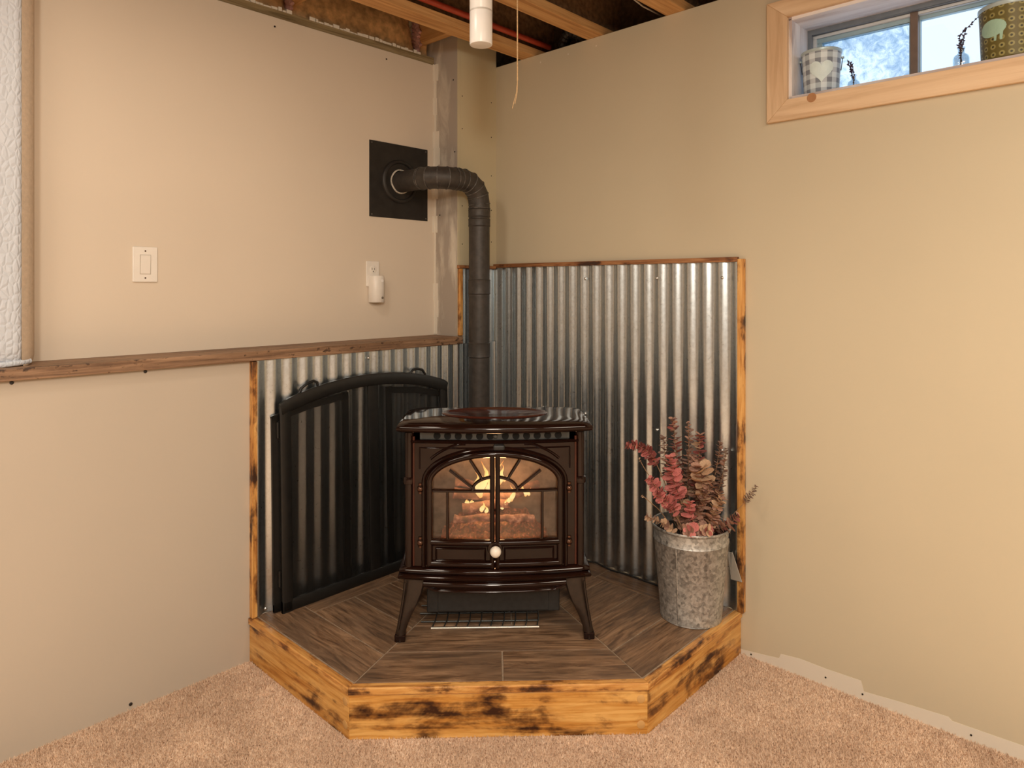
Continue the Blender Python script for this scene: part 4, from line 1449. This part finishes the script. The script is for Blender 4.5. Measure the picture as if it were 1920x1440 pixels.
# folded side panels behind
for s, x0, x1 in ((-1, -0.447, -0.108), (1, 0.085, 0.418)):
    zt0, zt1 = (0.745, 0.800) if s < 0 else (0.800, 0.745)
    fw = 0.028
    pan = MB()
    pp = [(x0, 0.010), (x0, zt0), (x0 + (x1 - x0) * 0.5, (zt0 + zt1) / 2 + 0.010), (x1, zt1), (x1, 0.010)]
    q = dense(pp, 0.05) + dense([(x1, 0.024), (x0, 0.024)], 0.05)[1:-1]
    pan.sweep([(x0 + fw / 2, 0.008), (x0 + fw / 2, zt0)], [(s_ * fw / 2, o * 0.010) for s_, o in ((-1, 0), (-1, 1), (1, 1), (1, 0))], 0.016)
    pan.sweep([(x1 - fw / 2, 0.008), (x1 - fw / 2, zt1)], [(s_ * fw / 2, o * 0.010) for s_, o in ((-1, 0), (-1, 1), (1, 1), (1, 0))], 0.016)
    pan.sweep([(x0, zt0 - fw / 2), ((x0 + x1) / 2, (zt0 + zt1) / 2 + 0.010 - fw / 2), (x1, zt1 - fw / 2)], [(s_ * fw / 2, o * 0.010) for s_, o in ((-1, 0), (-1, 1), (1, 1), (1, 0))], 0.016)
    pan.sweep([(x0, 0.022), (x1, 0.022)], [(s_ * fw / 2, o * 0.010) for s_, o in ((-1, 0), (-1, 1), (1, 1), (1, 0))], 0.016)
    po = pan.build('folded_panel', 'black_iron', fs_, rot)
    MB().add([(x0 + 0.02, 0.011, 0.03), (x1 - 0.02, 0.011, 0.03), (x1 - 0.02, 0.011, zt1 - 0.02), ((x0 + x1) / 2, 0.011, (zt0 + zt1) / 2 - 0.01), (x0 + 0.02, 0.011, zt0 - 0.02)], [(0, 1, 2, 3, 4)]).build('wire_mesh', 'mesh', po)
for x in (-0.297, 0.255):
    zz = s_arch(x) - 0.030
    tilt = 0.018 if x < 0 else -0.010
    pts = [(x - 0.045, 0.004, zz - 0.010 - tilt), (x - 0.043, 0.004, zz + 0.024 - tilt), (x - 0.028, 0.004, zz + 0.046 - tilt * .5), (x, 0.004, zz + 0.054), (x + 0.028, 0.004, zz + 0.052 + tilt * .5), (x + 0.044, 0.004, zz + 0.036 + tilt), (x + 0.047, 0.004, zz - 0.006 + tilt)]
    MB().tube(pts, 0.0058, 8).build('handle', 'black_iron', fs_, rot, smooth=60)
for z in (0.69, 0.13):
    MB().tube([(-SW - 0.004, 0.003, z - 0.03), (-SW - 0.004, 0.003, z + 0.03)], 0.006, 10).build('hinge', 'black_iron', fs_, rot, smooth=40)
    MB().tube([(SW + 0.002, 0.003, z - 0.03), (SW + 0.002, 0.003, z + 0.03)], 0.006, 10).build('hinge', 'black_iron', fs_, rot, smooth=40)

# ================================================================== BUCKET AND DRIED STEMS
BX, BY = -0.161, -1.187
bk = thing('bucket', 'tall galvanized metal bucket on the hearth holding dried stems', 'bucket', (BX, BY, HZ + 0.0005))
RB, RTOP, BH = 0.112, 0.141, 0.345


def br(z):
    return RB + (RTOP - RB) * z / BH


prof = [(RB - 0.004, 0.0), (RB + 0.001, 0.002), (RB, 0.006), (br(0.288), 0.288), (br(0.291) + 0.002, 0.291), (br(0.294), 0.294), (br(0.335), 0.335), (br(0.338) + 0.004, 0.338), (br(0.343) + 0.005, 0.343), (br(0.347) + 0.003, 0.347),
        (br(0.346) - 0.002, 0.346), (br(0.33) - 0.003, 0.33), (br(0.25) - 0.003, 0.25)]
MB().lathe(prof, 48).build('pail', 'bucket', bk, smooth=40)
MB().lathe([(br(0.27) - 0.004, 0.270), (br(0.312) - 0.004, 0.312), (0.05, 0.322)], 32).build('filler', 'soil', bk, smooth=60)
sa = math.atan2(-0.112, -0.994)
pts = [((br(z) + 0.0008) * math.cos(sa), (br(z) + 0.0008) * math.sin(sa), z) for z in (0.006, 0.1, 0.2, 0.287)]
MB().tube(pts, 0.0028, 6).build('side_seam', 'bucket', bk, smooth=60)
ha = math.atan2(-0.962, 0.262)
MB().tube([((br(0.335) + 0.0015) * math.cos(ha), (br(0.335) + 0.0015) * math.sin(ha), z) for z in (0.312, 0.322, 0.333)], [0.003, 0.004, 0.003], 8).build('rim_notch', 'hole', bk, smooth=60)

RV, FV = Vector((0.686, -0.7275, 0)), Vector((0.7275, 0.686, 0))


def leaf_mesh(name, mat, aspect=1.0):
    vs = [(0, 0, -0.06)]
    n = 8
    for k in range(n):
        a = 2 * PI * k / n
        vs.append((0.5 + 0.5 * math.cos(a), 0.5 * aspect * math.sin(a), 0.10 * abs(math.sin(a)) + 0.04 * math.cos(2 * a)))
    vs[0] = (0.5, 0, -0.04)
    me = bpy.data.meshes.new(name)
    me.from_pydata(vs, [], [(0, k, k % n + 1) for k in range(1, n + 1)])
    me.materials.append(M[mat])
    me.shade_smooth()
    return me


LEAF = {k: leaf_mesh(k, k, a) for k, a in (('pink_leaf', 1.0), ('red_leaf', 0.95), ('brown_leaf', 0.85), ('tan_leaf', 0.95), ('dark_leaf', 0.6))}


def stem(path, mats, size, pairs, label, start=0.25, name='eucalyptus_sprig', r=0.0022, taper=0.45):
    """path in (right, away, up) metres from the bucket's base"""
    P = [bk_w + RV * p[0] + FV * p[1] + Vector((0, 0, p[2])) for p in path]
    # smooth the path
    fine = []
    for i in range(len(P) - 1):
        p0, p1, p2, p3 = P[max(i - 1, 0)], P[i], P[i + 1], P[min(i + 2, len(P) - 1)]
        for q in range(6):
            t = q / 6
            fine.append(0.5 * (2 * p1 + (p2 - p0) * t + (2 * p0 - 5 * p1 + 4 * p2 - p3) * t * t + (3 * p1 - 3 * p2 + p3 - p0) * t ** 3))
    fine.append(P[-1])
    t_ = thing(name, label, 'dried stem', P[0], 0, 'dried stems in the galvanized bucket')
    MB().tube(fine, [r * (1 - 0.6 * i / len(fine)) for i in range(len(fine))], 6).build('stalk', 'stem', t_, rel(t_), smooth=60)
    m = len(fine)
    inv = rel(t_)
    pairs = int(pairs * 1.45)
    size = size * (1.18 if size > 0.012 else 1)
    for k in range(pairs):
        u = start + (1 - start) * (k + 0.5) / pairs
        f = u * (m - 1)
        i = min(int(f), m - 2)
        p = fine[i].lerp(fine[i + 1], f - i)
        d = (fine[i + 1] - fine[i]).normalized()
        o1 = d.orthogonal().normalized()
        o2 = d.cross(o1)
        ph = k * 1.9 + random.uniform(-0.4, 0.4)
        for s in (0, 1):
            a = ph + PI * s + random.uniform(-0.3, 0.3)
            out = (o1 * math.cos(a) + o2 * math.sin(a) + d * random.uniform(0.1, 0.55)).normalized()
            nrm = (d + Vector((random.uniform(-.5, .5), random.uniform(-.5, .5), random.uniform(-.3, .3)))).normalized()
            y = nrm.cross(out).normalized()
            z = out.cross(y)
            sz = size * (1 - taper * ((u - start) / (1 - start))) * random.uniform(0.75, 1.2)
            mw = Matrix(((out.x * sz, y.x * sz, z.x * sz, p.x), (out.y * sz, y.y * sz, z.y * sz, p.y), (out.z * sz, y.z * sz, z.z * sz, p.z), (0, 0, 0, 1)))
            put('leaf', LEAF[random.choice(mats)], t_, inv @ mw)
    return t_


bk_w = Vector((BX, BY, HZ))
b0 = 0.28
stem([(-0.02, -0.02, b0), (-0.09, -0.03, 0.47), (-0.15, -0.03, 0.60), (-0.20, -0.03, 0.640), (-0.248, -0.03, 0.642)], ['red_leaf', 'red_leaf', 'pink_leaf'], 0.026, 20, 'dark red dried stem arching furthest left beyond the bucket', 0.42)
stem([(-0.01, -0.05, b0), (-0.05, -0.06, 0.44), (-0.085, -0.07, 0.54), (-0.092, -0.07, 0.615)], ['pink_leaf'], 0.038, 13, 'pink round leaved dried stem just right of the arching one', 0.35)
stem([(-0.03, -0.05, b0), (-0.09, -0.07, 0.42), (-0.135, -0.08, 0.49), (-0.172, -0.08, 0.535)], ['pink_leaf'], 0.032, 12, 'pink dried stem leaning left below the arching dark red stem', 0.4)
stem([(-0.03, -0.06, b0), (-0.07, -0.09, 0.40), (-0.10, -0.10, 0.45), (-0.155, -0.10, 0.485)], ['pink_leaf', 'pink_leaf', 'red_leaf'], 0.030, 11, 'lowest pink dried stem over the left side of bucket', 0.4)
stem([(0.0, -0.07, b0), (-0.01, -0.10, 0.36), (-0.03, -0.11, 0.42), (-0.03, -0.11, 0.46)], ['pink_leaf'], 0.034, 5, 'short stem with three large pink leaves at bouquet centre', 0.5)
stem([(-0.01, 0.02, b0), (-0.04, 0.03, 0.46), (-0.05, 0.03, 0.62), (-0.062, 0.03, 0.735)], ['brown_leaf', 'brown_leaf', 'red_leaf'], 0.034, 22, 'tallest brown dried stem rising at the top of the bouquet', 0.30, taper=0.6)
stem([(0.0, 0.0, b0), (-0.01, 0.01, 0.46), (-0.005, 0.01, 0.60), (-0.008, 0.01, 0.720)], ['brown_leaf', 'brown_leaf', 'dark_leaf'], 0.032, 20, 'second tallest brown dried stem beside the tallest one', 0.30, taper=0.55)
stem([(0.01, -0.01, b0), (0.02, 0.0, 0.44), (0.03, 0.0, 0.58), (0.034, 0.0, 0.680)], ['brown_leaf', 'tan_leaf', 'red_leaf'], 0.038, 16, 'brown and tan leaved dried stem right of the tall pair', 0.30, taper=0.45)
stem([(-0.02, 0.03, b0), (-0.06, 0.04, 0.45), (-0.085, 0.04, 0.57), (-0.095, 0.04, 0.66)], ['dark_leaf', 'brown_leaf'], 0.028, 16, 'dark brown dried stem behind the pink leaves', 0.35)
stem([(0.02, -0.03, b0), (0.03, -0.05, 0.42), (0.025, -0.06, 0.53), (0.02, -0.06, 0.575)], ['tan_leaf', 'tan_leaf', 'brown_leaf'], 0.042, 9, 'stem with large tan leaves at the middle of the bouquet', 0.4, taper=0.2)
stem([(0.03, 0.0, b0), (0.07, 0.01, 0.42), (0.10, 0.02, 0.54), (0.118, 0.02, 0.645)], ['dark_leaf', 'brown_leaf'], 0.026, 22, 'dark small leaved dried stem, left of the right hand pair', 0.30, taper=0.5)
stem([(0.04, -0.01, b0), (0.09, 0.01, 0.41), (0.125, 0.02, 0.52), (0.138, 0.02, 0.620)], ['dark_leaf', 'dark_leaf', 'brown_leaf'], 0.024, 20, 'dark small leaved dried stem closest to the metal sheet edge', 0.30, taper=0.5)
stem([(0.06, -0.05, b0), (0.13, -0.05, 0.38), (0.18, -0.06, 0.44), (0.222, -0.07, 0.505)], ['dark_leaf'], 0.016, 11, 'thin dark sprig reaching right past the wood strip', 0.68, r=0.0014)
stem([(-0.03, -0.05, b0), (-0.09, -0.09, 0.355), (-0.14, -0.10, 0.385), (-0.188, -0.10, 0.405)], ['tan_leaf', 'brown_leaf'], 0.020, 14, 'low tan dried sprig hanging over the left rim', 0.3)
stem([(0.02, -0.05, b0), (0.04, -0.09, 0.36), (0.06, -0.10, 0.42), (0.085, -0.11, 0.47)], ['brown_leaf', 'tan_leaf'], 0.032, 12, 'brown dried stem spreading right at the bouquet front', 0.2)
stem([(0.03, -0.04, b0), (0.08, -0.07, 0.345), (0.12, -0.08, 0.37), (0.15, -0.08, 0.40)], ['brown_leaf', 'brown_leaf', 'red_leaf'], 0.032, 10, 'brown dried stem leaning over the right rim', 0.2)
stem([(0.0, -0.05, b0), (-0.02, -0.10, 0.345), (-0.035, -0.125, 0.365), (-0.05, -0.135, 0.37)], ['brown_leaf', 'pink_leaf'], 0.032, 8, 'short brown stem at the front left of bucket mouth', 0.15)
stem([(0.01, -0.05, b0), (0.02, -0.10, 0.345), (0.02, -0.125, 0.36), (0.03, -0.135, 0.365)], ['brown_leaf', 'tan_leaf', 'red_leaf'], 0.032, 9, 'short brown stem at the front centre of bucket mouth', 0.15)
stem([(0.02, -0.03, b0), (0.02, -0.06, 0.40), (0.04, -0.07, 0.48), (0.055, -0.07, 0.53)], ['brown_leaf'], 0.030, 14, 'dense brown dried stem between the tan leaves and right pair', 0.25)
for k, (zone, tx0) in enumerate((('left', -0.04), ('middle', 0.03), ('right', 0.10))):
    for q, (colour, mats_) in enumerate((('brown', ['brown_leaf']), ('tan', ['tan_leaf', 'brown_leaf']), ('dark', ['dark_leaf', 'brown_leaf']))):
        rr = random.Random(40 + k * 3 + q)
        tx, tf, tz = tx0 + 0.022 * (q - 1), (-0.07, -0.02, 0.04)[q], (0.43, 0.52, 0.57)[q] - 0.05 * (k == 2)
        stem([(tx * 0.25, tf * 0.5, b0), (tx * 0.6, tf * 0.8, 0.36), (tx * 0.9, tf, (0.36 + tz) / 2), (tx, tf, tz)], mats_, 0.028, 13,
             f'short {colour} leaved stem filling the {zone} of the bouquet', 0.12, taper=0.3)
stem([(-0.03, 0.0, b0), (-0.12, -0.03, 0.47), (-0.175, -0.04, 0.55), (-0.203, -0.04, 0.60)], ['tan_leaf'], 0.010, 2, 'bare pale twig below the arching dark red stem', 0.85, name='bare_twig')
stem([(-0.04, -0.03, b0), (-0.12, -0.06, 0.40), (-0.17, -0.08, 0.45), (-0.200, -0.08, 0.475)], ['tan_leaf'], 0.010, 2, 'bare twig with a pale tip above the low tan sprig', 0.85, name='bare_twig')
stem([(-0.02, -0.05, b0), (-0.06, -0.09, 0.37), (-0.09, -0.10, 0.42), (-0.14, -0.10, 0.465)], ['tan_leaf'], 0.009, 1, 'short bare pale twig under the lowest pink stem', 0.85, name='bare_twig')

# small things on and around the hearth
bp = thing('metal_plate', 'small bent grey metal plate leaning by scorched strip behind the bucket', 'metal plate', (-0.05, -1.285, 0.30))
poly = [(-1.268, 0.385), (-1.290, 0.385), (-1.327, 0.285), (-1.285, 0.285)]
MB().prism(poly, -0.030, -0.026, 'yz').box(-0.030, -0.016, -1.285, -1.281, 0.285, 0.385).build('plate', 'bracket', bp, rel(bp), bevel=0.001)
cb = MB().tube([(-0.40, -0.42, HZ + 0.02), (-0.20, -0.48, HZ + 0.016), (-0.075, -0.55, HZ + 0.012), (-0.045, -0.66, HZ + 0.020), (-0.040, -0.74, HZ + 0.006), (-0.045, -0.83, HZ + 0.014), (-0.035, -0.92, HZ + 0.006), (-0.032, -1.04, HZ + 0.006)], 0.004, 8).build('power_cord', 'cable', None, smooth=60)
T(cb, 'thin black power cord lying along the foot of right corrugated sheet', 'cord')

# ================================================================== SILL ITEMS
p1 = thing('tin_pail', 'small gingham tin pail with pale heart on the left of window sill', 'pail', (0.072, -1.580, WZ0 + 0.0125), 0, 'tin pails on the window sill')
MB().lathe([(0.057, 0.0), (0.058, 0.002), (0.066, 0.150), (0.068, 0.153), (0.066, 0.156), (0.062, 0.154), (0.050, 0.004)], 40).build('pail_body', 'gingham', p1, smooth=40)
MB().lathe([(0.0665, 0.146), (0.0690, 0.150), (0.0690, 0.156), (0.0655, 0.158), (0.064, 0.155)], 40, cap=False).build('rim', 'pail_tin', p1, smooth=50)


def wrap(fn_pts, r0, r1, H, ang0, name, mat, par, lift=0.0008):
    """print outline (arc metres, height) wrapped on a tapered pail"""
    n = len(fn_pts)
    cu = sum(p[0] for p in fn_pts) / n
    cz = sum(p[1] for p in fn_pts) / n
    vs, fs = [], []
    for t in (1.0, 0.75, 0.5, 0.25, 0.0):
        for u, z in fn_pts:
            u, z = cu + (u - cu) * t, cz + (z - cz) * t
            r = r0 + (r1 - r0) * z / H + lift
            a = ang0 + u / r
            vs.append((r * math.cos(a), r * math.sin(a), z))
    for k in range(4):
        fs += [(k * n + i, k * n + (i + 1) % n, (k + 1) * n + (i + 1) % n, (k + 1) * n + i) for i in range(n)]
    return MB().add(vs, fs).build(name, mat, par)


hp = []
for k in range(28):
    t = 2 * PI * k / 28
    hp.append((0.0026 * 16 * math.sin(t) ** 3, 0.078 + 0.0027 * (13 * math.cos(t) - 5 * math.cos(2 * t) - 2 * math.cos(3 * t) - math.cos(4 * t))))
# toward the camera
face1 = math.atan2(-2.4811 + 1.58, -2.5157 - 0.072)
wrap(hp, 0.058, 0.066, 0.15, face1, 'heart_print', 'heart', p1, 0.0022)
bail = [(0.070 * math.cos(face1 + PI / 2 + PI * k / 12), 0.070 * math.sin(face1 + PI / 2 + PI * k / 12) , 0.132 - 0.055 * math.sin(PI * k / 12)) for k in range(13)]
bail = [(x * 1.0 + 0.0, y, z) for x, y, z in bail]
for s in (1, -1):
    a = face1 + s * PI / 2
    MB().lathe([(0.006, -0.003), (0.006, 0.003)], 10, (0.069 * math.cos(a), 0.069 * math.sin(a), 0.130)).build('handle_lug', 'pail_tin', p1, smooth=40)
    MB().tube([(0.070 * math.cos(a), 0.070 * math.sin(a), 0.130), (0.067 * math.cos(a), 0.067 * math.sin(a), 0.11), (0.064 * math.cos(a), 0.064 * math.sin(a), 0.085)], 0.0015, 6).build('wire_handle', 'cable', p1, smooth=60)

p2 = thing('tin_pail', 'olive green tin pail with ringed dots on the right of window sill', 'pail', (0.072, -2.140, WZ0 + 0.0125), 0, 'tin pails on the window sill')
MB().lathe([(0.074, 0.0), (0.076, 0.002), (0.082, 0.158), (0.083, 0.162), (0.081, 0.164), (0.078, 0.160), (0.072, 0.004)], 44).build('pail_body', 'dots', p2, smooth=40)
MB().lathe([(0.0825, 0.154), (0.0850, 0.158), (0.0850, 0.166), (0.0815, 0.168), (0.080, 0.164)], 44, cap=False).build('rim', 'pail_tin', p2, smooth=50)
face2 = math.atan2(-2.4811 + 2.14, -2.5157 - 0.072)
an = []
for k in range(20):
    t = 2 * PI * k / 20
    an.append((-0.050 + 0.040 * math.cos(t), 0.092 + 0.026 * math.sin(t)))
wrap(an, 0.076, 0.082, 0.158, face2, 'animal_print', 'animal', p2, 0.0016)
for u in (-0.040, -0.024):
    wrap([(u - 0.003, 0.052), (u + 0.003, 0.052), (u + 0.006, 0.080), (u - 0.004, 0.080)], 0.076, 0.082, 0.158, face2, 'animal_print', 'animal', p2, 0.0016)
MB().tube([(-0.07, -0.045, 0.166), (-0.066, -0.060, 0.176), (-0.058, -0.072, 0.170)], [0.006, 0.008, 0.005], 8).build('ribbon', 'lavender', p2, smooth=60)


def bottle(label, loc, r, h, sprig):
    t = thing('glass_bottle', label, 'bottle', loc, 0, 'glass bottles on the window sill')
    MB().lathe([(r * 0.9, 0.0), (r, 0.004), (r, h * 0.52), (r * 0.85, h * 0.64), (r * 0.42, h * 0.74), (r * 0.40, h * 0.95), (r * 0.50, h * 0.96), (r * 0.50, h), (r * 0.36, h), (r * 0.34, h * 0.76), (r * 0.80, h * 0.62), (r * 0.93, h * 0.5), (r * 0.93, 0.008)], 28).build('bottle_body', 'bottle_glass', t, smooth=40)
    return t


def sprig(label, base, paths, buds, mat='lavender'):
    t = thing('lavender_sprig', label, 'dried stem', base, 0, 'dried sprigs in the sill bottles')
    for path in paths:
        pts = [Vector(base) + Vector(p) for p in path]
        MB().tube(pts, 0.0011, 5).build('stalk', 'cable', t, rel(t), smooth=60)
    b_ = MB()
    rn = random.Random(5)
    for path in paths:
        for k in range(buds):
            u = 0.35 + 0.65 * k / buds
            f = u * (len(path) - 1)
            i = min(int(f), len(path) - 2)
            p = Vector(path[i]).lerp(Vector(path[i + 1]), f - i) + Vector(base)
            off_ = Vector((rn.uniform(-1, 1), rn.uniform(-1, 1), rn.uniform(-.3, 1))) * 0.0055
            b_.tube([p, p + off_ * 0.5, p + off_ * 1.5], [0.0016, 0.0032, 0.0008], 6)
    b_.build('flower_buds', mat, t, rel(t), smooth=60)
    return t


bottle('little clear glass bottle beside the olive green pail on window sill', (0.066, -2.012, WZ0 + 0.0125), 0.023, 0.072, None)
sprig('dark lavender sprig standing in the bottle beside the olive pail', (0.066, -2.012, WZ0 + 0.018),
      [[(0, 0, 0), (0, 0.002, 0.05), (0, -0.002, 0.09), (0, -0.015, 0.125), (0, -0.045, 0.152)], [(0.002, 0.004, 0), (0, 0, 0.06), (-0.002, 0.004, 0.10), (0, -0.012, 0.128)], [(0, -0.004, 0), (0, 0.002, 0.05), (0.002, 0.006, 0.085)], [(0, 0.004, 0), (0.0, -0.002, 0.06), (0, -0.008, 0.105)]], 12)
bottle('small clear glass bottle right behind the gingham pail on window sill', (0.116, -1.676, WZ0 + 0.0125), 0.021, 0.066, None)
sprig('dried sprig drooping from the bottle behind the gingham pail', (0.116, -1.676, WZ0 + 0.018),
      [[(0, 0, 0), (0, 0.002, 0.05), (-0.004, 0.012, 0.09), (-0.006, 0.02, 0.118)], [(0, 0.002, 0), (0, -0.002, 0.05), (-0.002, 0.004, 0.10)], [(0, 0, 0.03), (-0.002, 0.008, 0.075), (-0.004, 0.010, 0.108)]], 10)

# ================================================================== CEILING FITTINGS
pv = thing('white_pipe', 'short white plastic pipe hanging down between the ceiling joists', 'pipe', (-1.051, -0.972, 2.13))
MB().lathe([(0.030, 0.0), (0.0335, 0.001), (0.0345, 0.004), (0.0345, 0.098), (0.0338, 0.1), (0.0338, 0.103), (0.0345, 0.105), (0.0345, 0.669), (0.030, 0.669)], 36).build('tube', 'white_gloss', pv, smooth=40)
MB().lathe([(0.0338, 0.0985), (0.0349, 0.0995), (0.0349, 0.1035), (0.0338, 0.1045)], 36, cap=False).build('joint_ring', plain('pvc_joint', (0.55, 0.52, 0.48), 0.4), pv, smooth=40)
ps = thing('pull_cord', 'thin tan pull cord with a frayed end hanging from the joists', 'cord', (-0.829, -0.917, 2.08))
MB().tube([(-0.829, -0.917, 2.799), (-0.8295, -0.917, 2.50), (-0.827, -0.915, 2.25), (-0.829, -0.917, 2.082)], 0.0022, 6).build('cord', 'string', ps, rel(ps), smooth=60)
for dx, dz in ((-0.012, 1.99), (-0.006, 2.005)):
    MB().tube([(-0.829, -0.917, 2.083), (-0.829 + dx * 0.3 + 0.003, -0.917 - dx * .3, 2.045), (-0.829 + dx, -0.917 - dx, dz)], 0.0011, 5).build('frayed_strand', 'string', ps, rel(ps), smooth=60)
px = MB().tube([(-5, -0.272, 2.577), (-1.2, -0.272, 2.577), (-0.6, -0.274, 2.576), (0.1, -0.272, 2.577)], 0.0135, 12).build('red_pipe', 'pex', None, smooth=60)
T(px, 'red plastic water pipe running along the nearest ceiling joist', 'pipe')
pts = [Vector((0.10 - 0.030 * math.sin(k * 0.2), -0.36 - 0.009 * k, 2.56 + 0.045 * math.sin(k * 0.22))) for k in range(22)]
hz = MB().tube([p for p in pts], [0.026 + 0.005 * (k % 2) for k in range(22)], 14).build('flexible_hose', 'cable', None, smooth=20)
T(hz, 'ribbed black flexible hose tucked between joists above right wall', 'hose')
wc = MB().tube([(-0.33, -0.86, 2.799), (-0.24, -0.87, 2.66), (-0.16, -0.88, 2.60), (-0.04, -0.90, 2.565), (0.10, -0.91, 2.56)], 0.0032, 6).build('pale_cable', 'pale_cable', None, smooth=60)
T(wc, 'thin pale cable sagging between the joists above right wall', 'cable')
